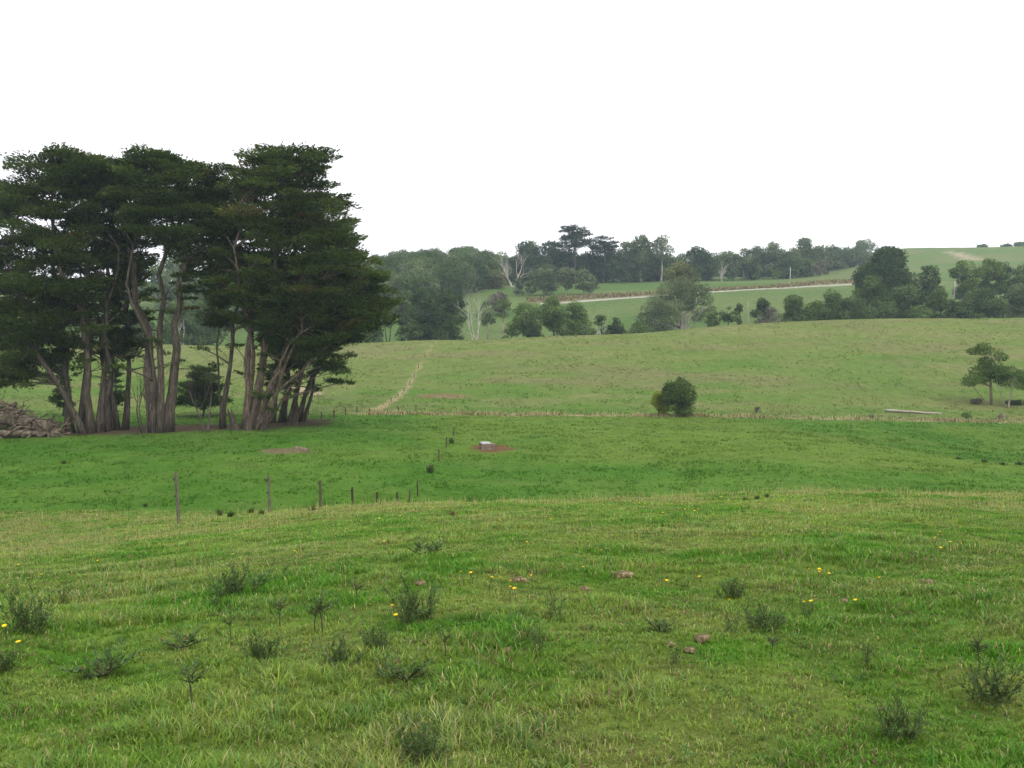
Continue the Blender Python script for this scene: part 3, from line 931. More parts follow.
def bare_sapling(label, px, d, h_px, seed, bark='dark_bark', rad=.045, depth=3, spread=.35, cat='tree', name='bare_sapling', up=.5, nst=3):
    x, y, zg = at(px, d); D = y * CT
    r = np.random.default_rng(seed); Ht = h_px / F * D
    tb = MB()
    for s in range(nst):
        dead_branches(tb, r, np.array([r.normal() * .15, r.normal() * .15, -.1]), np.array([r.normal() * .22, r.normal() * .22, 1]), Ht * r.uniform(.55, .75), rad * r.uniform(.7, 1.1), depth, spread, up)
    o = tb.build(name, M[bark], None, True, (x, y, zg))
    return tag(o, label, cat)


bare_sapling('twiggy leafless sapling just left of the thickest forked trunk', 144, 86, 62, 41, depth=3, spread=.3, nst=5, rad=.085)
bare_sapling('thin crooked leafless sapling between the thickest trunk and the slim stem', 207, 86, 66, 42, nst=2, rad=.10)
bare_sapling('short bare twigs at the foot of the tall right cypress', 266, 86, 34, 43, nst=4, rad=.06, depth=2)


def stump(label, px, d, h_px, w_px, seed, mat='log_wood', lean=.3, name='tree_stump'):
    x, y, zg = at(px, d); D = y * CT; r = np.random.default_rng(seed)
    Ht = h_px / F * D; R0 = w_px / F * D / 2
    b = MB(); sides = 14; rings = 7
    th = np.linspace(0, 2 * math.pi, sides, endpoint=False)
    v = []
    jag = r.uniform(.55, 1.1, sides); jag[::3] *= .75
    for k in range(rings):
        t = k / (rings - 1)
        rr = R0 * (1.0 - .45 * t) * (1 + .25 * (r.random(sides) - .5)) * (1.35 if k == 0 else 1)
        zz = -.2 + Ht * t * (1 if k < rings - 1 else 1) * (jag if k >= 4 else 1)
        v.append(np.stack([np.cos(th) * rr + lean * t * Ht, np.sin(th) * rr, np.broadcast_to(zz, (sides,))], -1))
    c = v[-1].mean(0) - np.array([0, 0, Ht * .35])
    v = np.concatenate(v + [c[None]])
    i = np.arange(rings - 1)[:, None] * sides; j = np.arange(sides)[None]; k2 = (j + 1) % sides
    q = np.stack([i + j, i + k2, i + sides + k2, i + sides + j], -1).reshape(-1, 4)
    tr = [((rings - 1) * sides + s, (rings - 1) * sides + (s + 1) % sides, rings * sides) for s in range(sides)]
    b.add(v, q, tr)
    return tag(b.build(name, M[mat], None, False, (x, y, zg)), label, 'stump')


stump('jagged dark broken stump leaning at the right end of the cypress row', 291, 92, 26, 12, 51, 'cypress_bark', .28)
stump('splintered pale stump leaning against the foot of the tall right cypress', 247, 86.4, 20, 10, 52, 'cypress_bark', .2)
stump('short rotten brown stump left of the tall right cypress', 236, 87, 26, 8, 53, 'cypress_bark', -.25)


# ------------------------------------------------------------------ the log heap at the far left
def log(label, p0, p1, r0, r1, seed, forks=0, mat='log_wood', name='fallen_log'):
    r = np.random.default_rng(seed)
    p0 = np.array(p0); p1 = np.array(p1); o = (p0 + p1) / 2
    pts = stem_line(r, p0 - o, p1 - o, 9, .012)
    b = MB(); b.tube(pts, np.linspace(r0, r1, 9), 10, True, .25, r=r)
    for _ in range(forks):
        i = int(r.integers(3, 8)); dead_branches(b, r, pts[i], np.array([r.normal(), r.normal() * .5, .35]), np.linalg.norm(p1 - p0) * .3, r1 * .6, 1, .5, .1)
    return tag(b.build(name, M[mat], None, True, o), label, 'log')


def gp(px, py, d):
    """a point above the ground at distance d seen at (px, py)"""
    z = float(z_at(d, py)); return (gx(px, d, z), d, z)


log('thickest log of the heap, its sawn pale end pointing at the cypress trunks', gp(-6, 414, 86.5), gp(49, 428, 85.5), .62, .50, 61)
log('long grey limb lying along the top of the log heap', gp(-30, 408, 87.5), gp(28, 413, 87), .26, .14, 62, 2)
log('crooked brown log at the front foot of the heap', gp(-10, 433, 84.5), gp(56, 434, 84.2), .30, .18, 63, 1)
log('forked log sloping up over the left end of the heap', gp(-20, 432, 85.5), gp(14, 404, 87.2), .30, .16, 64, 3)
log('thin pale pole stuck out of the front of the heap', gp(4, 436, 84.0), gp(38, 417, 85.2), .12, .07, 65, 1)
log('stubby dark log wedged behind the thick sawn log', gp(18, 419, 88), gp(58, 425, 88.5), .40, .30, 66, 1)
log('short thin log lying at the right tip of the heap', gp(46, 436, 85), gp(70, 433, 86), .16, .10, 67)
b = MB()
r_ = np.random.default_rng(68)
for k in range(320):
    px = r_.uniform(-40, 62); d = r_.uniform(84, 88); x, y, z = at(px, d)
    hmax = 2.7 * (1 - sstep(8, 66, px)) + .3
    p = np.array([x, y, z + r_.random() * hmax]); dv = norm(r_.normal(0, 1, 3) * np.array([1, .6, .3])); L_ = r_.uniform(.6, 2.4)
    b.tube(stem_line(r_, p - dv * L_ / 2, p + dv * L_ / 2, 4, .05), np.linspace(1, .35, 4) * r_.uniform(.04, .12), 5, False, .2, r=r_)
tag(b.build('brushwood', M['log_wood'], None, True), 'tangle of dead twigs and bark lying between the logs of the heap', None, None, 'stuff')


# ------------------------------------------------------------------ single trees in the valley
def valley_bush(label, px, py, wpx, hpx, seed, green, n=60, dmin=100, L=.20, cr=None, name='round_bush', skew=0):
    x, y, zg = hit(px, py, dmin); D = y * CT - zg * ST
    hw = wpx / F * D / 2; Ht = hpx / F * D
    r = np.random.default_rng(seed); t = empty(name, (x, y, zg), label, 'bush')
    crr = cr or hw * .32
    C = []; R = []
    while len(C) < n:
        p = norm(r.normal(size=3)) * (.35 + .65 * r.random() ** .5)
        p[2] = abs(p[2]) if r.random() < .7 else p[2] * .8
        rr = crr * r.uniform(.7, 1.15)
        c = np.array([p[0] * (hw - rr * .8) + skew * Ht * p[2] * .3, p[1] * (hw - rr * .8), Ht * .40 + p[2] * (Ht * .60 - rr * .8)])
        if c[2] < rr * .3:
            c[2] = rr * .3
        C.append(c); R.append([rr, rr, rr * .9])
    C = np.array(C); R = np.array(R); A, B = (np.array(g) for g in GREENS[green])
    mb = MB(); clump_leaves(mb, r, C, R, 'puff', L, A, B, 1.5, np.zeros(3)); mb.build('crown', M['leaf'], t)
    tb = MB(); pts = stem_line(r, np.array([0, 0, -.2]), np.array([0, 0, Ht * .6]), 6, .02); rad = np.linspace(.14, .05, 6)
    tb.tube(pts, rad, 7, True, .2, r=r); limbs(tb, r, [(pts[1:], rad[1:])], C, R=R, twigs=1); tb.build('trunk', M['dark_bark'], t, True)
    return t


valley_bush('dense round dark green bush standing alone on the valley fence line', 679, 416.5, 39, 41, 71, 'broad', 85, L=.2)
valley_bush('small yellowish bush tucked against the left side of the round dark bush', 659, 415.5, 24, 25, 72, 'yellow', 34, L=.18)


def open_tree(name, label, px, py, dmin, clumps, seed, green='olive', bark='log_wood', stem_top=(0, 0), tr=.17, style='puff', L=.24, dens=1.4, cat='tree', extra=None):
    """an open tree given by its foliage clumps (px, row, radius in px)"""
    x, y, zg = hit(px, py, dmin); D = y * CT - zg * ST; r = np.random.default_rng(seed)
    t = empty(name, (x, y, zg), label, cat); s = D / F
    C = np.array([[(a - px) * s, r.uniform(-1, 1) * 14 * s, float(z_at(y, b_)) - zg] for a, b_, _ in clumps])
    R = np.array([[c * s * 1.36, c * s * 1.36, c * s * .86] for _, _, c in clumps])
    A, B = (np.array(g) for g in GREENS[green])
    mb = MB(); clump_leaves(mb, r, C, R, style, L, A, B, dens, np.zeros(3)); mb.build('crown', M['leaf'], t)
    tb = MB(); top = np.array([(stem_top[0] - px) * s, 0, float(z_at(y, stem_top[1])) - zg])
    pts = stem_line(r, np.array([0, 0, -.3]), top, 9, .014); rad = np.linspace(tr, tr * .4, 9); rad[0] *= 1.4
    tb.tube(pts, rad, 8, True, .15, r=r)
    for (e0, e1, er) in (extra or []):
        p = np.array([(e0 - px) * s, .2, float(z_at(y, e1)) - zg]); tb.tube(stem_line(r, np.array([.3 * np.sign(e0 - px), 0, -.2]), p, 7, .02), np.linspace(er, er * .5, 7), 7, True, .15, r=r)
    limbs(tb, r, [(pts[2:], rad[2:])], C, R=R, twigs=3, rbase=.035, rise=.3); tb.build('trunk', M[bark], t, True)
    return t


open_tree('paddock_tree', 'open crowned tree with layered olive clumps on the lower right hillside', 992, 405, 105,
          [(971, 351, 5), (978, 347, 5.5), (986, 351, 6), (994, 352, 5.5), (1000, 357, 5), (987, 370, 8), (979, 372, 8), (993, 371, 7), (970, 379, 7), (963, 381, 6), (976, 381, 6), (985, 378, 6), (998, 378, 6), (990, 362, 6), (983, 361, 5), (996, 366, 6), (1003, 374, 6)],
          81, 'mid', stem_top=(990, 352), tr=.20, extra=[(972, 385, .07)])
open_tree('paddock_tree', 'paler twin tree at the right edge beside the open olive tree', 1008, 407, 105,
          [(1006, 373, 6), (1013, 372, 7), (1021, 376, 8), (1012, 382, 7), (1024, 384, 7), (1030, 378, 7), (1018, 386, 5)],
          82, 'mid', bark='gum_bark', stem_top=(1011, 376), tr=.14, extra=[(1001, 372, .09)])
stump('reddish broken stump between the two right hand paddock trees', 1001, 118.5, 10, 7, 83, 'log_wood', .1)
x_, y_, z_ = hit(910, 413.0, 108)
o = log('long pale fallen log lying in the grass at the foot of the right hillside', gp(885, 410.3, y_), gp(940, 412.5, y_ - .6), .17, .13, 84, 0, 'pale_log')
for k, (px, py, w, h, lab, gr) in enumerate([
        (966, 420, 14, 9, 'low green shrub on the valley line below the right hand paddock trees', 'mid'),
        (1014, 405, 20, 5, 'low spreading dark shrub under the paler twin tree', 'dark'),
        (975, 404, 16, 6, 'low brown scrub at the foot of the open olive tree', 'grey'),
        (871, 418, 7, 4, 'tiny brown shrub on the dry band, left of the pale fallen log', 'grey'),
        (757, 413, 8, 7, 'small grey leafless looking shrub on the valley line right of the round bush', 'grey')]):
    valley_bush(lab, px, py, w, h, 90 + k, gr, 12, L=.16, name='low_shrub')


# ------------------------------------------------------------------ trees beyond the hill crest
G2 = 'trees in the dip behind the hill'
MIDTREES = [
    # px, d, top, w, cb, shape, style, green, bark, n, label, extra
    (388, 236, 300, 18, 322, 'round', 'gum', 'gum', 'dark_bark', 14, 'small two trunked gum just right of the cypress clump', dict(stems=2)),
    (402, 240, 296, 20, 318, 'round', 'gum', 'gum', 'dark_bark', 14, 'slender dull gum between the cypress clump and the dark blackwood', dict()),
    (425, 236, 288, 44, 336, 'dome', 'puff', 'dark', 'dark_bark', 42, 'wide dark blackwood at the left end of the hill crest', dict()),
    (449, 240, 287, 40, 334, 'dome', 'puff', 'dark', 'dark_bark', 38, 'dark blackwood merging with its left neighbour, beside the dead white tree', dict()),
    (412, 232, 318, 22, 342, 'dome', 'puff', 'broad', 'dark_bark', 14, 'low dark shrub at the foot of the left blackwood', dict()),
    (488, 244, 300, 20, 322, 'round', 'gum', 'gum', 'gum_bark', 12, 'thin grey green gum just right of the dead white tree', dict(dens=1.0)),
    (527, 240, 303, 34, 330, 'round', 'gum', 'mid', 'dark_bark', 22, 'bright green open tree standing left of the pair behind the crest', dict(spread=.6)),
    (511, 238, 322, 18, 336, 'dome', 'puff', 'mid', 'dark_bark', 9, 'small round shrub left of the bright green open tree', dict()),
    (534, 236, 327, 22, 338, 'dome', 'puff', 'dark', 'dark_bark', 10, 'low blackish shrub at the foot of the bright green open tree', dict()),
    (553, 240, 297, 30, 324, 'round', 'gum', 'mid', 'dark_bark', 22, 'tall green tree with light tufted crown, left of a broader one', dict(spread=.6)),
    (574, 243, 302, 34, 334, 'dome', 'puff', 'mid', 'dark_bark', 26, 'broad green tree right of the light tufted one', dict()),
    (601, 239, 314, 18, 334, 'dome', 'puff', 'broad', 'dark_bark', 12, 'dark bush holding a white dead limb', dict()),
    (616, 240, 318, 20, 334, 'dome', 'puff', 'dark', 'dark_bark', 12, 'rounded dark bush right of the one with the white dead limb', dict()),
    (586, 237, 326, 16, 337, 'dome', 'puff', 'broad', 'dark_bark', 8, 'small shrub filling the foot of the broad green tree', dict()),
    (728, 243, 306, 18, 319, 'flat', 'puff', 'broad', 'dark_bark', 10, 'small flat topped tree left of the bare white pole trunk', dict(spread=.6)),
    (739, 246, 304, 12, 320, 'round', 'puff', 'dark', 'dark_bark', 9, 'slim dark tree between the flat topped tree and the bare white pole trunk', dict()),
    (761, 246, 298, 22, 322, 'dome', 'puff', 'dark', 'dark_bark', 16, 'dark bush right of the bare white pole trunk', dict()),
    (770, 240, 307, 24, 322, 'dome', 'gum', 'grey', 'gum_bark', 13, 'grey twiggy bush in front of the dark one by the bare pole trunk', dict(dens=.9)),
    (793, 242, 296, 30, 321, 'dome', 'puff', 'broad', 'dark_bark', 20, 'rounded bush, leftmost of the hedge like row right of the grey twiggy bush', dict()),
    (813, 243, 298, 26, 319, 'dome', 'puff', 'mid', 'dark_bark', 17, 'lighter rounded bush second in the hedge like row', dict()),
    (831, 245, 290, 32, 318, 'dome', 'puff', 'broad', 'dark_bark', 22, 'tallest rounded bush at the right end of the hedge like row', dict()),
    (851, 243, 296, 28, 317, 'dome', 'puff', 'broad', 'dark_bark', 16, 'dark bush under the left edge of the huge dark round tree', dict()),
    (884, 268, 247, 62, 284, 'dome', 'puff', 'dark', 'dark_bark', 60, 'huge dark round crowned tree towering over the right hand bushes', dict(cr=2.7)),
    (870, 247, 276, 46, 317, 'dome', 'puff', 'broad', 'dark_bark', 34, 'dull broad tree in front of the huge dark round tree', dict()),
    (905, 250, 284, 40, 317, 'dome', 'puff', 'broad', 'dark_bark', 28, 'spreading bush right of the dull broad tree, below the pale trunked one', dict()),
    (929, 268, 262, 25, 280, 'dome', 'puff', 'broad', 'gum_bark', 18, 'round topped tree with pale trunk right of the huge dark tree', dict()),
    (918, 241, 298, 28, 317, 'dome', 'puff', 'mid', 'dark_bark', 16, 'brighter green shrub low in front of the right hand bushes', dict()),
    (939, 246, 290, 36, 317, 'dome', 'puff', 'broad', 'dark_bark', 24, 'dark bush just left of the bare grey trunk', dict()),
    (963, 262, 260, 34, 292, 'round', 'gum', 'mid', 'gum_bark', 26, 'tall gum with clustered crown right of the bare grey trunk', dict()),
    (987, 264, 258, 36, 290, 'round', 'gum', 'mid', 'gum_bark', 28, 'tall gum with fullest crown, second right of the bare grey trunk', dict()),
    (1004, 268, 262, 20, 290, 'round', 'puff', 'dark', 'dark_bark', 14, 'narrow dark tree right of the fullest gum', dict()),
    (1022, 262, 264, 30, 296, 'dome', 'puff', 'broad', 'dark_bark', 20, 'dark tree at the right edge above the brownish bush', dict()),
    (983, 246, 286, 42, 316, 'dome', 'puff', 'broad', 'dark_bark', 30, 'wide dark bush beneath the tall right gums', dict()),
    (1016, 247, 282, 40, 316, 'dome', 'puff', 'gum', 'dark_bark', 26, 'brownish bush at the right edge of the view', dict()),
    (961, 243, 302, 28, 317, 'dome', 'puff', 'broad', 'dark_bark', 14, 'low shrub at the foot of the tall gum with clustered crown', dict()),
]
for k, (px, d, top, w, cb, shape, style, green, bark, n, label, ex) in enumerate(MIDTREES):
    low = ('bush' in label or 'shrub' in label)
    tree('leafy_bush' if low else 'leafy_tree', label, px, d, top, w, cb, shape, style, green, bark, n, seed=300 + k, cat='bush' if low else 'tree', group=G2, **ex)

# the big spreading gum with its visible limbs
x, y, zg = at(683, 236)
open_tree('spreading_gum', 'big spreading grey gum with many pale limbs on the hill crest', 681, 336, 225,
          [(683, 286, 10), (668, 290, 9), (698, 291, 8), (660, 300, 9), (676, 297, 8), (652, 309, 8), (706, 300, 7), (664, 311, 9), (645, 318, 7), (655, 322, 8), (693, 301, 6), (704, 312, 6), (671, 318, 7), (640, 327, 6), (650, 329, 6), (664, 329, 6), (711, 309, 4), (687, 306, 7), (672, 306, 8), (660, 312, 8), (698, 318, 5), (655, 331, 7), (684, 295, 8)],
          401, 'gum', 'gum_bark', stem_top=(682, 295), tr=.6, style='gum', L=.40, dens=1.15,
          extra=[(700, 296, .3), (662, 305, .32), (706, 308, .22), (672, 292, .3), (650, 318, .2), (692, 288, .28)])
tree('leafy_tree', 'olive tinted gum showing above the big spreading gum', 681, 285, 262, 36, 288, 'round', 'gum', 'olive', 'gum_bark', 20, seed=402, group=G2, dens=1.1)
tree('leafy_bush', 'low shrub at the left foot of the big spreading gum', 640, 235, 320, 26, 334, 'dome', 'puff', 'broad', 'dark_bark', 12, seed=403, cat='bush', group=G2)
tree('leafy_tree', 'small leaning tree just right of the big spreading gum', 711, 246, 310, 18, 326, 'round', 'gum', 'mid', 'dark_bark', 10, seed=404, group=G2)


def dead_tree(label, px, d, top, seed, rad, depth=4, nst=1, bark='dead_wood', spread=.5, up=.35, straight=False):
    x, y, zg = at(px, d); r = np.random.default_rng(seed); Ht = float(z_at(d, top)) - zg
    b = MB()
    for s in range(nst):
        dv = np.array([r.normal() * .18, r.normal() * .15, 1.])
        if straight:
            b.tube(stem_line(r, np.array([0, 0, -.3]), np.array([.1, 0, Ht]), 8, .012), np.linspace(rad, rad * .7, 8), 7, True, .2, r=r)
        else:
            dead_branches(b, r, np.array([(s - nst / 2) * rad, 0, -.4]), dv, Ht * r.uniform(.52, .60), rad, depth, spread, up)
    return tag(b.build('dead_tree', M[bark], None, True, (x, y, zg)), label, 'dead tree')


dead_tree('bare white dead tree with forked limbs beside the dark blackwood on the crest', 475, 238, 294, 411, .18, 4, 3, spread=.5, up=.3)
dead_tree('big white dead tree standing in front of the far dark wood', 513, 395, 248, 412, .32, 4, 3, spread=.5)
dead_tree('bare white pole like trunk among the small trees right of the big gum', 748, 238, 302, 413, .14, bark='gum_bark', straight=True)
dead_tree('grey bare broken trunk beside the tall right gums', 951, 258, 281, 414, .3, bark='gum_bark', straight=True)
dead_tree('white dead limb tree leaning out of the dark bush on the crest', 602, 236, 314, 415, .16, 3, 1, spread=.5)
dead_tree('dead grey tree seen far off between the cypress trunks', 184, 236, 318, 416, .22, 3, 2, spread=.3)
dead_tree('pale dead tree seen far off right of the grey one, between cypress trunks', 196, 240, 322, 417, .18, 3, 2, spread=.3)

# dark trees seen through the cypress trunks
for k, (px, d, top, w, cb, lab) in enumerate([
        (176, 238, 296, 36, 338, 'dark far tree seen between the thickest trunk and the slim stem of the cypresses'),
        (206, 240, 300, 36, 340, 'dark far tree seen behind the slim stem of the cypress clump'),
        (140, 246, 312, 34, 340, 'dull far tree seen left of the thickest cypress trunk'),
        (366, 240, 300, 34, 342, 'dark far tree hidden behind the right edge of the cypress clump')]):
    tree('leafy_tree', lab, px, d, top, w, cb, 'dome', 'puff', 'broad', 'dark_bark', 22, seed=430 + k, group=G2)


# ------------------------------------------------------------------ the far tree line
G3 = 'trees of the far ridge'
FAR = [
    (530, 425, 239, 40, 280, 'dome', 'puff', 'dark', 'dark_bark', 30, 'broad dark pine at the left end of the tall far pines', {}),
    (549, 430, 243, 36, 280, 'dome', 'puff', 'dark', 'dark_bark', 26, 'dark dense pine between the broad left pine and the umbrella pine', {}),
    (575, 420, 225, 44, 250, 'dome', 'pad', 'pine', 'dark_bark', 26, 'tallest far pine with a flat umbrella crown', dict(flat=.5, spread=.75, cr=2.5)),
    (603, 422, 236, 30, 256, 'flat', 'pad', 'pine', 'dark_bark', 14, 'second umbrella pine, lower and right of the tallest', dict(flat=.5, spread=.75, cr=2.4)),
    (566, 432, 247, 38, 284, 'dome', 'puff', 'dark', 'dark_bark', 28, 'dark pine filling below the tallest umbrella pine', {}),
    (590, 430, 250, 40, 284, 'dome', 'puff', 'dark', 'dark_bark', 28, 'dark dense pine below the second umbrella pine', {}),
    (612, 426, 249, 30, 282, 'dome', 'puff', 'dark', 'dark_bark', 22, 'dark pine at the right end of the tall far pines', {}),
    (628, 430, 240, 26, 274, 'round', 'gum', 'gum', 'gum_bark', 18, 'gum left of the forked pair right of the far pines', dict(spread=.55)),
    (641, 426, 234, 28, 268, 'round', 'gum', 'gum', 'gum_bark', 22, 'tall far gum with ragged double crown', dict(spread=.55)),
    (661, 424, 233, 24, 262, 'round', 'gum', 'gum', 'gum_bark', 12, 'tall far gum with open see through crown', dict(spread=.9, dens=1.0)),
    (648, 432, 252, 42, 282, 'dome', 'puff', 'broad', 'dark_bark', 26, 'dark undergrowth tree below the ragged gum', {}),
    (670, 430, 256, 36, 281, 'dome', 'puff', 'broad', 'dark_bark', 22, 'dark tree under the open crowned gum', {}),
    (697, 430, 247, 36, 272, 'dome', 'puff', 'dark', 'dark_bark', 26, 'smooth dome shaped dark tree in the far line', {}),
    (713, 434, 256, 26, 280, 'dome', 'gum', 'gum', 'gum_bark', 16, 'dull gum right of the dome shaped dark tree', {}),
    (728, 438, 252, 24, 276, 'round', 'gum', 'gum', 'gum_bark', 16, 'gum with pale lower trunk in the far line, near the two small conifers', {}),
    (744, 440, 249, 24, 272, 'round', 'gum', 'gum', 'gum_bark', 16, 'far gum whose crown tops its left neighbours', {}),
    (757, 444, 246, 26, 272, 'dome', 'gum', 'gum', 'gum_bark', 18, 'far gum above the small dark conifer', {}),
    (773, 446, 243, 28, 270, 'dome', 'gum', 'gum', 'gum_bark', 20, 'rounded far gum above the small bush by the pole', {}),
    (789, 450, 244, 24, 268, 'dome', 'gum', 'gum', 'gum_bark', 16, 'far gum straight above the pale pole', {}),
    (804, 456, 239, 28, 266, 'dome', 'gum', 'gum', 'gum_bark', 20, 'highest gum at the right of the far line', {}),
    (819, 470, 244, 24, 264, 'dome', 'gum', 'gum', 'gum_bark', 15, 'far gum right of the highest one', {}),
    (833, 490, 245, 24, 262, 'dome', 'gum', 'gum', 'gum_bark', 15, 'far gum third from the right end of the ridge line', {}),
    (847, 500, 247, 22, 260, 'dome', 'gum', 'gum', 'gum_bark', 13, 'far gum second from the right end of the ridge line', {}),
    (861, 510, 249, 20, 260, 'dome', 'gum', 'gum', 'gum_bark', 12, 'last far gum of the ridge line, beside the huge dark tree', {}),
    (752, 425, 262, 18, 279, 'cone', 'puff', 'dark', 'dark_bark', 16, 'small dark conifer in front of the far line, the broader of two', {}),
    (733, 425, 267, 12, 280, 'round', 'puff', 'broad', 'dark_bark', 10, 'small dark conifer left of the broader one', {}),
    (775, 420, 269, 11, 277, 'dome', 'puff', 'mid', 'dark_bark', 8, 'small light bush at the foot of the far gums by the pole', {}),
    (788, 436, 258, 24, 277, 'dome', 'puff', 'dark', 'dark_bark', 14, 'dark low tree behind the pale pole', {}),
    (806, 444, 258, 24, 274, 'dome', 'puff', 'broad', 'dark_bark', 14, 'dark low tree under the highest far gum', {}),
    (492, 385, 268, 34, 292, 'dome', 'gum', 'olive', 'gum_bark', 20, 'low olive gum standing before the far wood, left of the white dead tree', {}),
    (520, 348, 277, 15, 297, 'round', 'gum', 'gum', 'gum_bark', 11, 'small narrow gum, leftmost of the row above the road', {}),
    (531, 350, 271, 16, 297, 'round', 'gum', 'gum', 'gum_bark', 12, 'dull gum second in the row above the road', {}),
    (547, 346, 264, 25, 294, 'round', 'gum', 'gum', 'gum_bark', 22, 'fullest gum of the row above the road', {}),
    (566, 350, 266, 20, 288, 'round', 'gum', 'gum', 'gum_bark', 15, 'gum with a pale forked trunk in the row above the road', {}),
    (585, 347, 266, 22, 288, 'dome', 'gum', 'gum', 'gum_bark', 17, 'rightmost gum of the row above the road, on a bare trunk', {}),
    (500, 300, 292, 26, 310, 'dome', 'gum', 'grey', 'gum_bark', 12, 'grey green scrub by the left end of the far road', {}),
    (503, 268, 296, 16, 318, 'round', 'gum', 'mid', 'gum_bark', 9, 'thin green tree in front of the grey scrub by the far road', {}),
    (820, 432, 260, 18, 271, 'dome', 'gum', 'grey', 'gum_bark', 8, 'greyish bush under the far gums right of the pale pole', {}),
    (982, 620, 244, 9, 250, 'dome', 'puff', 'broad', 'dark_bark', 8, 'tiny lone tree on the right skyline', {}),
    (1006, 625, 246, 11, 250, 'dome', 'puff', 'broad', 'dark_bark', 8, 'tiny low tree on the right skyline beside the corner tree', {}),
    (1021, 620, 242, 12, 250, 'dome', 'puff', 'broad', 'dark_bark', 9, 'tree on the skyline at the right edge of the view', {}),
]
for k, (px, d, top, w, cb, shape, style, green, bark, n, label, ex) in enumerate(FAR):
    low = ('bush' in label or 'scrub' in label)
    tree('far_bush' if low else 'far_tree', label, px, d, top, w, cb, shape, style, green, bark, n, seed=500 + k, cat='bush' if low else 'tree', group=G3, tr=None, **ex)


# the far wood on the left reads as one mass
def far_wood():
    r = np.random.default_rng(77); mb = MB(); tb = MB()
    A, B = (np.array(g) for g in GREENS['broad']); A2, B2 = (np.array(g) for g in GREENS['gum'])
    for k in range(330):
        if k < 170:
            px = r.uniform(380, 506); dlo = np.interp(px, [385, 430, 470, 500], [292, 312, 352, 405]); d = dlo + (470 - dlo) * r.random()
        elif k < 240:
            px = r.uniform(150, 385); d = r.uniform(288, 470)
        else:
            px = r.uniform(505, 868); d = np.interp(px, [505, 768, 868], [452, 470, 520]) + r.uniform(0, 20)
        x, y, zg = at(px, d)
        if k >= 240:
            Ht = r.uniform(6.5, 11)
        elif d > 425:
            topr = np.interp(px, [200, 385, 400, 425, 445, 470, 490, 505], [272, 254, 249, 249, 247, 247, 252, 256]) + (470 - d) * .2 * r.uniform(.6, 1.2) + r.normal() * 1.2
            Ht = max(6, float(z_at(d, topr)) - zg)
        else:
            Ht = r.uniform(9, 14)
        rad = r.uniform(3.2, 5.2); nc = 7
        C = np.stack([x + r.normal(0, rad * .5, nc), y + r.normal(0, rad * .5, nc), zg + Ht * r.uniform(.12, .93, nc)], -1)
        C[0] = (x, y, zg + Ht - 1.6)
        R = np.stack([np.full(nc, rad * .55)] * 2 + [np.full(nc, rad * .42)], -1) * r.uniform(.8, 1.2, (nc, 1))
        g = r.random() < .5
        clump_leaves(mb, r, C, R, 'gum' if g else 'puff', .72, A2 if g else A, B2 if g else B, 1.35, np.array([x, y, zg]))
        tb.tube(stem_line(r, np.array([x, y, zg - .3]), C[0], 5, .01), np.linspace(.35, .12, 5), 5, False, .1, r=r)
    o = mb.build('far_wood', M['leaf']); tag(o, 'dense dark wood covering the far slope left of the white dead tree', None, None, 'stuff')
    w = tb.build('wood_trunk', M['dark_bark'], o, True); w['kind'] = 'stuff'


far_wood()

# low hedge of dry scrub on the bank beside the far road: part of what grows there, uncountable
b = MB(); r_ = np.random.default_rng(79)
n = 2600
s = r_.random(n); x = ROADPTS[0][0] - 4 + s * (ROADPTS[-1][0] + 14 - ROADPTS[0][0])
yr = np.interp(x, [p[0] for p in ROADPTS], [p[1] for p in ROADPTS]); y = yr + 5 + r_.random(n) * 12
col = np.where(r_.random((n, 1)) < .3, np.array([[.09, .11, .045]]), np.array([[.25, .19, .12]])) * r_.normal(1, .15, (n, 1))
blades(b, x, y, H(x, y), .4 + .7 * r_.random(n), .16 + .14 * r_.random(n), r_.random(n) * 6.283, .2 + .5 * r_.random(n), np.clip(col, .02, .5))
tag(b.build('roadside_scrub', M['grass']), 'low brown scrub on the bank above the far gravel road', None, None, 'stuff')

# poles by the far road
dead_tree('pale bare forked trunk before the far line, left of the two small conifers', 722, 424, 262, 418, .30, 2, 2, spread=.3)
dead_tree('pale bare trunk among the gums right of the utility pole', 811, 450, 256, 419, .30, 2, 1, spread=.3)
for px, d, top, lab in ((790, 352, 267.5, 'pale thin utility pole beside the far road under the ridge gums'),):
    x, y, zg = at(px, d); h = float(z_at(d, top)) - zg
    t = empty('utility_pole', (x, y, zg), lab, 'pole')
    b = MB(); b.tube([(0, 0, -.4), (0, 0, h * .5), (.03, 0, h)], [.13, .12, .10], 8); b.build('pole', M['dead_wood'], t, True)
    b = MB(); b.box((-.7, -.06, h - .55), (.7, .06, h - .43)); b.build('crossarm', M['post_grey'], t)


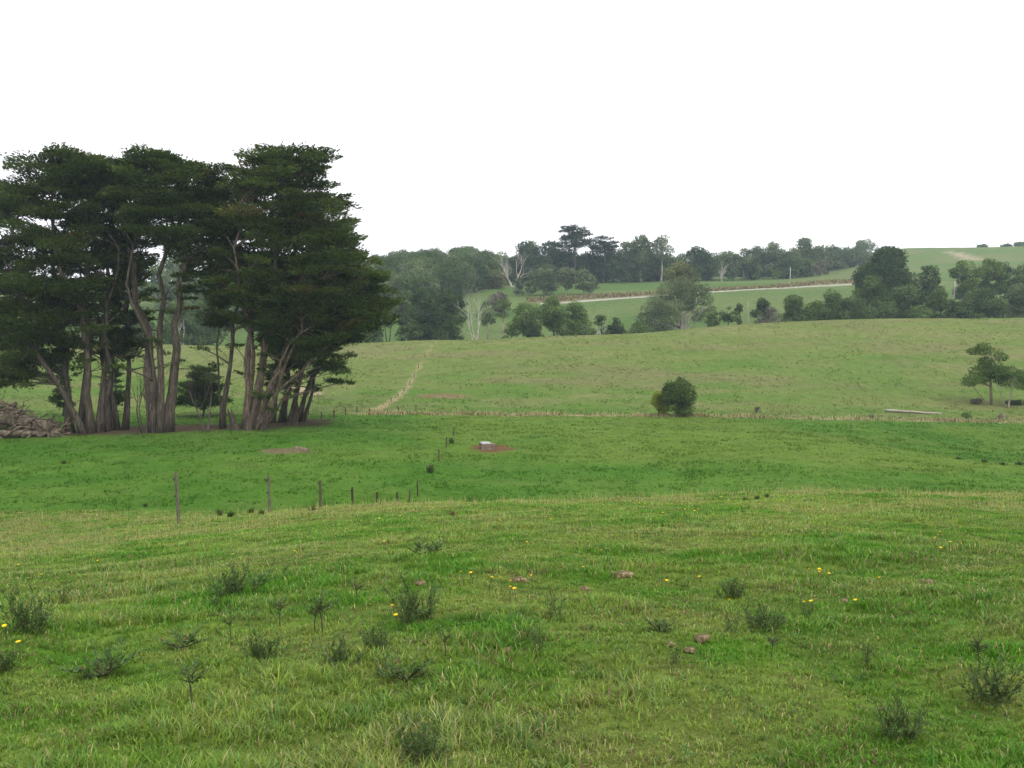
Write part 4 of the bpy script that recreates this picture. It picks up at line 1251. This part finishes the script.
# ------------------------------------------------------------------ fence posts
def post(label, px, d, top_py, rad, mat, group, lean=0., insul=0, base_py=None, square=False, seed=0):
    r = np.random.default_rng(900 + seed)
    if base_py is not None:
        x, y, zg = hit(px, base_py, d)
    else:
        x, y, zg = at(px, d)
    h = float(z_at(y, top_py)) - zg
    t = empty('fence_post', (x, y, zg), label, 'fence post', group, rz=r.uniform(-.3, .3))
    b = MB()
    pts = np.array([(0, 0, -.25), (0, 0, 0.0), (lean * h * .35, 0, h * .35), (lean * h * .7, 0, h * .7), (lean * h * .97, 0, h * .97), (lean * h, 0, h)])
    b.tube(pts, np.array([1.1, 1.08, 1, .96, .93, .7]) * rad, 7 if not square else 4, True, .22, r=r)
    b.build('post', M[mat], t)
    for k in range(insul):
        zz = h * (.86 - .32 * k); c = MB()
        c.tube([(-rad * 1.05 + lean * zz, 0, zz - .03), (-rad * 1.9 + lean * zz, 0, zz), (-rad * 1.05 + lean * zz, 0, zz + .04)], [.02, .032, .02], 6)
        c.build('insulator', M['insulator'], t)
    return t


GP = 'posts of the near paddock fence'
P1 = hit(179, 524.5, 10)
post('tall grey timber post with two insulators, nearest of the fence', 179, 10, 472, .052, 'post_grey', GP, -.045, 2, 524.5, seed=1)
post('second nearest grey timber fence post, standing on the brow beside four dark tufts', 269.5, 10, 475, .052, 'post_grey', GP, -.01, 2, 513.5, seed=2)
post('brown timber fence post on the brow above a small dark weed', 320.5, 40, 480, .06, 'post_wood', GP, 0, 1, 507.5, seed=3)
post('thin dark post half sunk behind the brow', 352.5, 49, 487, .055, 'post_metal', GP, 0, 1, seed=4)
post('low dark post behind the brow, left of the closest pair', 377, 51, 492, .055, 'post_metal', GP, .01, seed=5)
post('short dark post, left one of the closest pair below the brow', 397, 52, 492, .055, 'post_metal', GP, 0, seed=6)
post('short dark post, right one of the closest pair, beside the tall thin stake', 409.5, 53, 490, .055, 'post_wood', GP, .03, seed=7)
post('tall thin black stake at the bend of the fence', 417.5, 55, 480.5, .04, 'post_metal', GP, 0, seed=8)
GM = 'posts of the fence crossing the middle paddock'
post('brown post right of a scrubby weed, nearest on the middle paddock', 439, 60, 449.5, .06, 'post_wood', GM, 0, 0, 461.5, seed=9)
post('brown post second along the middle paddock fence', 446.5, 62, 437, .06, 'post_wood', GM, 0, 0, 447, seed=10)
post('farthest post of the middle paddock fence, left of the trough', 453.7, 62, 427.5, .06, 'post_wood', GM, 0, 0, 436, seed=11)
GF = 'posts of the valley fence'
for k, (px, top, base, lab) in enumerate([
        (301.5, 409, 418, 'dark valley post nearest the jagged leaning stump'), (308.5, 408.5, 415, 'small valley post between the two taller left ones'),
        (321.5, 412, 419, 'dark valley post standing forward of the line'), (334, 410, 418.5, 'valley post in front of the tan lane, mid line'),
        (345.5, 407, 414.5, 'tallest valley post before the tan grass strip'), (357, 406.5, 412.5, 'valley post near the small dark weeds of the lane'),
        (369.5, 408.5, 412.5, 'short valley post at the foot of the tan strip'), (398.5, 407.5, 412, 'lone valley post right of the tan strip'),
        (416, 404.5, 411, 'pale grey strainer post right of the tan strip')]):
    post(lab, px, 92, top, .075, 'post_grey' if k == 8 else 'post_wood', GF, 0, 0, base, seed=20 + k)
GH = 'posts of the hill fence'
for k, (px, top, base, lab) in enumerate([
        (391, 398, 403, 'lowest hill post beside the tan strip'), (398, 393, 397.5, 'hill post second from the bottom of the tan strip'),
        (404, 387.5, 392.5, 'hill post third from the bottom of the tan strip'), (410, 380.5, 385.5, 'hill post where the tan strip bends upward'),
        (414, 373, 378, 'hill post just above the bend of the tan strip'), (418.5, 363.5, 368.5, 'dark hill post halfway up the tan strip'),
        (425, 353.5, 358, 'hill post on the upper third of the tan strip'), (434, 342, 345.5, 'top hill post against the crest')]):
    post(lab, px, 105, top, .055, 'post_wood', GH, 0, 0, base, seed=40 + k)

# ------------------------------------------------------------------ concrete trough
tx, ty, tz = TROUGH
s_ = (ty * CT) / F
t = empty('water_trough', (tx, ty, tz), 'low brown concrete cattle trough with a pale plate on a red dirt patch', 'trough', rz=math.radians(12))
hw, hd, hh = 6.8 * s_, 8.0 * s_, 6.4 * s_
b = MB()
for (lo, hi) in (((-hw, -hd, -.1), (hw, -hd + .11, hh)), ((-hw, hd - .11, -.1), (hw, hd, hh)), ((-hw, -hd + .112, -.1), (-hw + .11, hd - .112, hh)), ((hw - .11, -hd + .112, -.1), (hw, hd - .112, hh))):
    b.box(lo, hi, bev=.025)
b.build('basin', M['concrete'], t)
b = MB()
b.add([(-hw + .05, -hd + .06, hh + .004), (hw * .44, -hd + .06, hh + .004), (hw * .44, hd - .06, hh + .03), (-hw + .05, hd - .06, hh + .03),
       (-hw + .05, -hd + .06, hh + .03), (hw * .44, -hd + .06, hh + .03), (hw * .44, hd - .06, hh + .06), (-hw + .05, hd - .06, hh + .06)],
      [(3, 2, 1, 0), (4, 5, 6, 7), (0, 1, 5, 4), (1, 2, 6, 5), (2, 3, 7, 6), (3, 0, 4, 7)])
b.build('plate', M['plate'], t)  # tilted pale plate added in place of the water, for a white top strip
b = MB(); b.box((hw * .45 + .003, -hd + .113, .0), (hw - .113, hd - .113, hh + .012), bev=.02); b.build('float_cover', M['concrete'], t)
b = MB(); r_ = np.random.default_rng(5)
rk = []
for k, (px, py) in enumerate(((296, 448.5), (301, 449.5), (305, 450))):
    x, y, z = hit(px, py, 46)
    c = MB(); v = norm(r_.normal(size=(40, 3)))
    th = np.linspace(0, 2 * math.pi, 9, endpoint=False); rr = .16 + .06 * r_.random(9)
    vv = np.concatenate([np.stack([np.cos(th) * rr * q, np.sin(th) * rr * q, np.full(9, zz)], -1) for q, zz in ((1.1, -.05), (1., .07), (.6, .15))] + [np.array([[0, 0, .17]])])
    vv[:-1] += r_.normal(0, .015, (27, 3))
    i = np.arange(2)[:, None] * 9; j = np.arange(9)[None]; k2 = (j + 1) % 9
    c.add(vv, np.stack([i + j, i + k2, i + 9 + k2, i + 9 + j], -1).reshape(-1, 4), [(18 + s, 18 + (s + 1) % 9, 27) for s in range(9)])
    o = c.build('stone', M['concrete'], None, False, (x, y, z))
    tag(o, ('grey stone at the left of three on the bare brown patch', 'middle grey stone of three on the bare brown patch', 'grey stone at the right of three on the bare brown patch')[k], 'stone', 'stones on the bare patch')


# ------------------------------------------------------------------ foreground weeds
def weed_mesh(kind, seed):
    """dark spiny thistle about 0.3 m tall: (stem MB, foliage MB)"""
    r = np.random.default_rng(seed); sb = MB(); lb = MB()
    A = np.array((.040, .078, .024)); B = np.array((.100, .158, .052))
    def spiky(p, d, L_, n=9):
        d = norm(d)
        for k in range(n):
            q = p + d * L_ * (k + .5) / n
            for sgn in (-1, 1):
                side = norm(np.cross(d, np.array([0, 0, 1.])) * sgn + d * .55 + r.normal(0, .25, 3) + np.array([0, 0, .25]))
                l = L_ * .40 * (1 - .55 * k / n) * r.uniform(.7, 1.2)
                c = (A + (B - A) * r.random()) * r.normal(1, .12) if r.random() > .05 else np.array((.13, .06, .03))
                leaves(lb, np.array([q + side * l * .5]), side[None], np.array([[0, 0, 1.]]) + r.normal(0, .3, (1, 3)), l * 1.1, l * .36, np.clip(c, .01, .3)[None])
        leaves(lb, np.array([p + d * L_ * .95]), d[None], np.array([[0, 0, 1.]]), L_ * .35, L_ * .08, A[None])
    if kind == 'umbrella':
        h = .26
        sb.tube(stem_line(r, np.array([0, 0, -.03]), np.array([.02, 0, h]), 6, .03), np.linspace(.009, .005, 6), 5, False, .1, r=r)
        for k in range(14):
            a = k * .785 + r.normal() * .3; e = np.array([math.cos(a), math.sin(a), r.uniform(.35, .8)]); e = norm(e)
            p = np.array([.02, 0, h * r.uniform(.72, 1)])
            sb.tube(bez(p, p + e * .04, p + e * .09 + np.array([0, 0, .01]), 3), [.005, .004, .003], 4, False, r=r)
            spiky(p + e * .05, e, r.uniform(.07, .12), 7)
    elif kind == 'bushy':
        for k in range(26):
            a = r.random() * 6.283; e = norm(np.array([math.cos(a) * r.uniform(.2, .9), math.sin(a) * r.uniform(.2, .9), 1])); L_ = r.uniform(.12, .30)
            p0 = np.array([r.normal() * .07, r.normal() * .07, -.02]); p1 = p0 + e * L_
            sb.tube(bez(p0, (p0 + p1) / 2 + np.array([0, 0, .02]), p1, 4), [.0025, .002, .0018, .0015], 4, False, r=r)
            for q in (.2, .4, .55, .7, .85, 1.):
                spiky(p0 + (p1 - p0) * q, norm(e + r.normal(0, .7, 3)), r.uniform(.05, .09), 7)
    elif kind == 'upright':
        for k in range(3):
            h = r.uniform(.22, .36); p0 = np.array([r.normal() * .03, r.normal() * .03, -.02]); p1 = p0 + np.array([r.normal() * .05, r.normal() * .05, h])
            sb.tube(stem_line(r, p0, p1, 5, .02), np.linspace(.004, .002, 5), 5, False, r=r)
            for q in np.linspace(.15, 1, 13):
                a = r.random() * 6.283; spiky(p0 + (p1 - p0) * q, np.array([math.cos(a), math.sin(a), .7]), r.uniform(.05, .09), 7)
    else:   # low rosette
        for k in range(13):
            a = k * .5 + r.normal() * .2; e = norm(np.array([math.cos(a), math.sin(a), r.uniform(.25, .9)]))
            sb.tube(bez(np.zeros(3), e * .06, e * .12, 3), [.005, .004, .003], 4, False, r=r); spiky(e * .05, e, r.uniform(.10, .18), 8)
    return sb, lb


M['weed_stem'] = mat_noise('weed_stem', (.04, .045, .022), (.09, .095, .045), 30, bump=.1, dist=.002)
PROTO = {}
GW = 'thistles scattered over the near slope'
WEEDS = [
    # px, base row, height px, kind, label
    (16, 600, 18, 'upright', 'dim upright thistle near the left edge, the higher of two there'),
    (27, 632, 34, 'bushy', 'largest dim thistle by the left edge of the view'),
    (65, 606, 24, 'upright', 'dim thistle a little right of the largest left edge one'),
    (3, 672, 22, 'bushy', 'thistle cut by the left edge, below the dim ones'),
    (231, 596, 26, 'bushy', 'dark bushy thistle with a rusty base, in the left cluster'),
    (214, 608, 22, 'upright', 'rusty footed upright thistle left of the bushy one'),
    (246, 574, 18, 'upright', 'small thistle at the back of the left cluster'),
    (253, 590, 16, 'rosette', 'small dark rosette at the right of the left cluster'),
    (280, 627, 26, 'umbrella', 'umbrella shaped thistle on a reddish stalk right of the left cluster'),
    (231, 640, 22, 'umbrella', 'thistle with reddish stalk below the left cluster'),
    (184, 648, 20, 'rosette', 'low dim thistle rosette left of the reddish stalked one'),
    (103, 676, 26, 'rosette', 'wide low thistle patch amid lush grass at lower left'),
    (192, 712, 44, 'umbrella', 'tall grey topped thistle on a bent thin stalk at lower left'),
    (262, 660, 24, 'bushy', 'dark thistle clump over lush grass below the umbrella shaped one'),
    (285, 576, 14, 'upright', 'small upright thistle left of the brow rosette'),
    (425, 557, 16, 'rosette', 'neat leafy rosette alone just below the brow, middle left'),
    (357, 604, 22, 'umbrella', 'pale airy thistle pair left of the large dark one'),
    (323, 633, 36, 'umbrella', 'dark umbrella topped thistle, taller of two together'),
    (315, 632, 26, 'umbrella', 'slender thistle hugging the taller umbrella topped one'),
    (413, 622, 34, 'bushy', 'largest dark bushy thistle with yellow flowers at its foot'),
    (376, 650, 22, 'bushy', 'thistle in the grass below the large bushy one'),
    (446, 656, 24, 'umbrella', 'flat topped forked thistle in the middle of the slope'),
    (538, 656, 32, 'upright', 'dark narrow upright thistle standing near mid picture'),
    (552, 618, 26, 'upright', 'twiggy greyish thistle with a dry stalk near mid picture'),
    (406, 680, 24, 'rosette', 'feathery pale thistle low in the middle left grass'),
    (385, 678, 22, 'upright', 'small thistle left of the feathery pale one'),
    (338, 664, 24, 'bushy', 'dark broad thistle patch in lush grass left of centre'),
    (420, 764, 36, 'bushy', 'dim thistle at the bottom edge left of centre'),
    (734, 598, 18, 'bushy', 'rounded dark thistle right of the centre, highest there'),
    (733, 632, 22, 'upright', 'darker left half of the thistle pair right of centre'),
    (760, 631, 26, 'bushy', 'wide grey right half of the thistle pair right of centre'),
    (806, 618, 20, 'upright', 'brownish thistle beside two yellow flowers'),
    (675, 664, 22, 'upright', 'small thistle below the brown dung heap'),
    (771, 660, 24, 'umbrella', 'spread thistle below the thistle pair'),
    (867, 668, 30, 'upright', 'pale upright thistle right of centre in lush grass'),
    (980, 672, 34, 'umbrella', 'dark thistle near the right edge, the upper of two'),
    (993, 702, 38, 'bushy', 'dark thistle near the right edge, the lower of two'),
    (898, 738, 34, 'bushy', 'thistle with a rusty leaf at lower right'),
    (660, 632, 16, 'rosette', 'faint thistle rosette left of the thistle pair'),
]
for k, (px, py, hpx, kind, lab) in enumerate(WEEDS):
    x, y, z = hit(px, py, 2.6)
    key = (kind, k % 2)
    if key not in PROTO:
        sb, lb = weed_mesh(kind, 60 + len(PROTO))
        t = empty('thistle', (0, 0, 0), lab, 'thistle', GW)
        sb.build('stem', M['weed_stem'], t, True); lb.build('foliage', M['weed'], t)
        cs = np.array([v.co for v in t.children[1].data.vertices]); PROTO[key] = (t, float(max(np.percentile(cs[:, 2], 97), .45 * np.percentile(np.abs(cs[:, :2]), 97) * 2))); o = t
    else:
        o = copy_tree(PROTO[key][0])
    o.location = (x, y, z); o['label'] = lab
    s = hpx / F * y / PROTO[key][1]; z -= .015
    s = float(np.clip(s, .35, 2.2)) * (.74 if kind == 'rosette' else .95 if kind == 'bushy' else 1.02); o.scale = (s, s, s)
    o.rotation_euler.z = k * 1.7
r_ = np.random.default_rng(99)

# rush tufts on the brow and weeds on the middle paddock
for k, (px, py, hpx, wpx, lab) in enumerate([
        (219.5, 517, 10, 6, 'dark upright tuft on the brow, leftmost of four between the posts'), (231.5, 517, 8, 9, 'broadest dark tuft of four on the brow'),
        (251, 514.5, 8, 5, 'narrow dark tuft on the brow, third of four'), (262, 515.5, 7, 5, 'dark tuft on the brow nearest the second post'),
        (313, 511, 6, 14, 'low dark weed at the foot of the brown timber post'), (430.5, 473, 10, 9, 'scrubby weed on the middle paddock fence line, left of the nearest post'),
        (451, 443.5, 7, 7, 'small scrubby weed between the far middle paddock posts'), (453, 518, 9, 4, 'brown dry dock stalk on the brow left of centre'),
        (745, 501, 5, 7, 'small dark weed left of three on the right brow'), (757, 499.5, 5, 5, 'tiny dark weed second on the right brow'), (767, 498, 6, 4, 'upright dark weed third on the right brow'),
        (958, 459, 3, 9, 'flat dark tuft at the left end of the line on the right rise'), (984, 462, 4, 11, 'widest flat dark tuft of the line on the right rise'),
        (1003, 465, 3.5, 9, 'dark tuft right of the widest one on the right rise'), (1019, 465, 4, 10, 'dark tuft on the right rise at the edge of the view'),
        (64, 464, 4, 8, 'low dark weed alone on the left of the middle paddock'), (146, 507, 5, 5, 'dark weed on the brow left of the nearest fence post')]):
    x, y, z = hit(px, py, 20 if py > 480 else 50); z -= .01; r = np.random.default_rng(700 + k); s = y / F
    n = 60; yaw = r.random(n) * 6.283; mb = MB(); rr = np.abs(r.normal(0, .22, n)) * wpx * s
    col = (np.array((.15, .11, .06)) if 'brown' in lab else np.array((.07, .105, .035))) * r.normal(1, .2, (n, 1))
    blades(mb, np.cos(yaw) * rr, np.sin(yaw) * rr, np.zeros(n), hpx * s * (.6 + .5 * r.random(n)), np.full(n, .4 * s), yaw, .15 + .6 * r.random(n), np.clip(col, .01, .3))
    tag(mb.build('rush_tuft', M['grass'], None, False, (x, y, z)), lab, 'weed', 'dark tufts and weeds of the paddocks')

# ------------------------------------------------------------------ dung and dry litter
for k, (px, py, wpx, hpx, lab) in enumerate([
        (518, 582, 14, 5, 'pale dry dung pat near the middle of the slope'), (622, 577, 20, 6, 'longest dry dung heap, broken in two, right of centre'),
        (703, 641, 14, 8, 'brown lumpy dung heap between centre and the thistle pair'), (844, 603, 7, 6, 'small dark dung lump right of the yellow flowers'),
        (929, 584, 9, 5, 'small pinkish dung pat near the right edge flowers'), (670, 647, 6, 4, 'tiny pale dung pat left of the brown lumpy heap'),
        (690, 653, 9, 3, 'flat dung pat below the brown lumpy heap'), (508, 653, 9, 4, 'small reddish dung pat right of the flat topped thistle'),
        (585, 591, 8, 3, 'faint flat dung pat between the two dry ones'), (420, 585, 9, 3, 'flat brown dung pat above the large bushy thistle')]):
    x, y, z = hit(px, py, 2.6); s = y / F; r = np.random.default_rng(800 + k); b = MB()
    lumps = 8 if wpx > 12 else 5
    for j in range(lumps):
        cx = (j / (lumps - 1) - .5) * wpx * s * .8; rr0 = wpx * s * r.uniform(.18, .26); hh0 = min(hpx * s * r.uniform(.2, .5), rr0 * .6); oy = r.normal() * .02
        th = np.linspace(0, 2 * math.pi, 12, endpoint=False); rings = []
        for q, zz in ((1.15, -.02), (1.0, hh0 * .45), (.68, hh0 * .85), (.3, hh0)):
            rings.append(np.stack([cx + np.cos(th) * rr0 * q * (1 + .3 * (r.random(12) - .5)), np.sin(th) * rr0 * q * (1 + .3 * (r.random(12) - .5)) + oy, zz + hh0 * .25 * (r.random(12) - .5)], -1))
        v = np.concatenate(rings + [np.array([[cx, oy, hh0]])])
        i = np.arange(3)[:, None] * 12; jj = np.arange(12)[None]; k2 = (jj + 1) % 12
        b.add(v, np.stack([i + jj, i + k2, i + 12 + k2, i + 12 + jj], -1).reshape(-1, 4), [(36 + q, 36 + (q + 1) % 12, 48) for q in range(12)])
    tag(b.build('dung_pat', M['dung'], None, True, (x, y, z + .028)), lab, 'dung pat', 'dry dung pats in the grass')

# ------------------------------------------------------------------ yellow flowers
sb = MB(); sb.tube([(0, 0, -.02), (.004, 0, .08), (.006, 0, .155)], [.0028, .0025, .0022], 5, False)
hb_ = MB(); a = np.arange(18) / 18 * 6.283
for ring, tilt, ln in ((0, .25, .020), (1, .75, .014)):
    d = np.stack([np.cos(a + ring * .17), np.sin(a + ring * .17), np.full(18, tilt)], -1)
    leaves(hb_, np.array([.006, 0, .157]) + norm(d) * ln * .5, d, np.array([[0, 0, 1.]]).repeat(18, 0), ln, ln * .55, np.tile((.85, .6, .01), (18, 1)))
hb_.tube([(.006, 0, .152), (.006, 0, .163)], [.008, .006], 8, True)
FP = empty('yellow_flower', (0, 0, 0), '', 'flower')
sb.build('stem', M['weed_stem'], FP); hb_.build('flower_head', M['petal'], FP)
first = True
FL = [
    ('yellow flower in the cluster of five right of centre', 'five yellow flowers right of centre', [(809, 582), (818, 580), (820, 583), (815, 584), (828, 586)]),
    ('yellow flower of the pair under the cluster of five', 'pair of yellow flowers below the five', [(814, 615), (807, 618)]),
    ('yellow flower in the scatter at the upper right of the slope', 'yellow flowers at the upper right', [(935, 543), (940, 541), (938, 547), (949, 552), (939, 557), (961, 554), (985, 555)]),
    ('yellow flower in the loose chain just right of the large bushy thistle', 'chain of yellow flowers mid slope', [(464, 584), (473, 584), (489, 590), (502, 591), (513, 594), (510, 601), (516, 600)]),
    ('yellow flower at the foot of the large bushy thistle', 'two yellow flowers by the large thistle', [(396, 620), (399, 630)]),
    ('yellow flower of the pair high at the left edge', 'pair of yellow flowers at the left edge', [(12, 571), (20, 572)]),
    ('yellow flower of the pair low at the left edge', 'low pair of yellow flowers at the left edge', [(7, 641), (21, 661)]),
    ('yellow flower of the pair left of the left thistle cluster', 'pair of yellow flowers left of the thistles', [(94, 566), (100, 567)]),
]
singles = [((883, 591), 'single yellow flower right of the cluster of five'), ((859, 614), 'single yellow flower by the dry grass tuft right of centre'), ((731, 616), 'single yellow flower on top of the thistle pair'),
           ((703, 589), 'single yellow flower left of the rounded thistle'), ((665, 592), 'single orange yellow flower below the longest dung heap'), ((602, 561), 'single yellow flower above the longest dung heap'),
           ((585, 579), 'single yellow flower between the two pale dung heaps'), ((525, 552), 'single yellow flower high in the middle'), ((533, 588), 'single yellow flower below the pale dry dung pat'),
           ((45, 584), 'single yellow flower near the dim left thistles'), ((231, 564), 'single yellow flower above the left thistle cluster'), ((294, 561), 'single yellow flower right of the small upright thistle'),
           ((386, 549), 'single yellow flower left of the neat rosette')]
for xy, lab in singles:
    FL.append((lab, None, [xy]))
bx = [(int(r_.uniform(175, 1010)), 0) for _ in range(34)]
brow = []
for px, _ in bx:
    lip = np.interp(px, [170, 300, 420, 512, 640, 768, 900, 1024], [517, 507.5, 501, 499, 497.5, 492, 490.5, 492])
    brow.append((px, lip + 4 + r_.random() * 26))
FL.append(('tiny yellow flower among the dry grass near the brow', 'tiny yellow flowers along the brow', brow))
for lab, grp, pts in FL:
    for (px, py) in pts:
        x, y, z = hit(px, py + 1.2, 2.6)
        if first:
            o = FP; first = False
        else:
            o = copy_tree(FP)
        o['label'] = lab
        if grp:
            o['group'] = grp
        elif 'group' in o:
            del o['group']
        s = float(np.clip(.75 + y * .018, .9, 1.6)); o.scale = (s, s, min(s, 1.1) * .9); o.location = (x, y, z); o.rotation_euler = (r_.uniform(.05, .3), r_.uniform(-.25, .25), r_.random() * 6)

# ------------------------------------------------------------------ haze
def build_haze():
    b = MB(); b.box((-3300, -120, -14), (3300, 3600, 90))
    m, nt, out = new_mat('haze_air')
    v = N(nt, 'ShaderNodeVolumePrincipled'); v.inputs['Color'].default_value = (.70, .86, 1, 1); v.inputs['Density'].default_value = HAZE
    v.inputs['Anisotropy'].default_value = .2
    nt.links.new(v.outputs[0], out.inputs['Volume'])
    tag(b.build('haze', m), 'thin pale haze hanging over the far hills', None, None, 'stuff')


HAZE = .00025
build_haze()

# ------------------------------------------------------------------ sky, sun, camera
EL, AZ = math.radians(52), math.radians(140)
w = bpy.data.worlds.new('World'); SC.world = w; w.use_nodes = True
nt = w.node_tree
for n in list(nt.nodes):
    nt.nodes.remove(n)
out = nt.nodes.new('ShaderNodeOutputWorld'); bg = nt.nodes.new('ShaderNodeBackground'); bg.inputs['Strength'].default_value = .15
sky = N(nt, 'ShaderNodeTexSky', sky_type='NISHITA'); sky.sun_disc = False; sky.sun_elevation = EL; sky.sun_rotation = AZ
sky.dust_density = 3.0; sky.air_density = 1.0
hs = N(nt, 'ShaderNodeHueSaturation'); hs.inputs['Saturation'].default_value = .25
nt.links.new(sky.outputs[0], hs.inputs['Color'])
tc = N(nt, 'ShaderNodeTexCoord'); mp = N(nt, 'ShaderNodeMapping'); mp.inputs['Scale'].default_value = (1, 1, 3)
cn = N(nt, 'ShaderNodeTexNoise', i_Scale=1.6, i_Detail=5, i_Roughness=.5)
nt.links.new(tc.outputs['Generated'], mp.inputs[0]); nt.links.new(mp.outputs[0], cn.inputs['Vector'])
cr_ = N(nt, 'ShaderNodeMapRange', i_From_Min=.3, i_From_Max=.7, i_To_Min=6.6, i_To_Max=7.8)
nt.links.new(cn.outputs['Fac'], cr_.inputs[0])
cc = N(nt, 'ShaderNodeCombineColor')
sc_b = N(nt, 'ShaderNodeMath', operation='MULTIPLY'); sc_b.inputs[1].default_value = 1.02
nt.links.new(cr_.outputs[0], sc_b.inputs[0])
nt.links.new(cr_.outputs[0], cc.inputs[0]); nt.links.new(cr_.outputs[0], cc.inputs[1]); nt.links.new(sc_b.outputs[0], cc.inputs[2])
mx = N(nt, 'ShaderNodeMix', data_type='RGBA'); mx.inputs[0].default_value = .88
nt.links.new(hs.outputs[0], mx.inputs[6]); nt.links.new(cc.outputs[0], mx.inputs[7])
nt.links.new(mx.outputs[2], bg.inputs['Color']); nt.links.new(bg.outputs[0], out.inputs['Surface'])

sun = bpy.data.lights.new('sun', 'SUN'); sun.energy = 1.1; sun.angle = math.radians(22); sun.color = (1, .96, .90)
so = bpy.data.objects.new('sun', sun); COL.objects.link(so)
so.rotation_euler = (math.radians(90) - EL, 0, math.pi - AZ)

cam = bpy.data.cameras.new('camera'); cam.lens = 35.0; cam.sensor_width = 36.0; cam.clip_start = .05; cam.clip_end = 9000
co = bpy.data.objects.new('camera', cam); COL.objects.link(co)
co.location = (0, 0, 0); co.rotation_euler = (math.radians(90) - T, 0, 0)
SC.camera = co

vs = SC.view_settings
vs.view_transform = 'Standard'; vs.look = 'None'; vs.gamma = 1; vs.use_curve_mapping = False; vs.exposure = .6
cy = SC.cycles
cy.use_denoising = True
try:
    cy.denoiser = 'OPENIMAGEDENOISE'; cy.denoising_input_passes = 'RGB_ALBEDO_NORMAL'; cy.denoising_prefilter = 'ACCURATE'
except Exception:
    pass
cy.max_bounces = 6; cy.diffuse_bounces = 3; cy.glossy_bounces = 2; cy.transmission_bounces = 3; cy.volume_bounces = 0; cy.transparent_max_bounces = 8
cy.use_adaptive_sampling = True; cy.adaptive_threshold = .012
SC.render.use_persistent_data = False
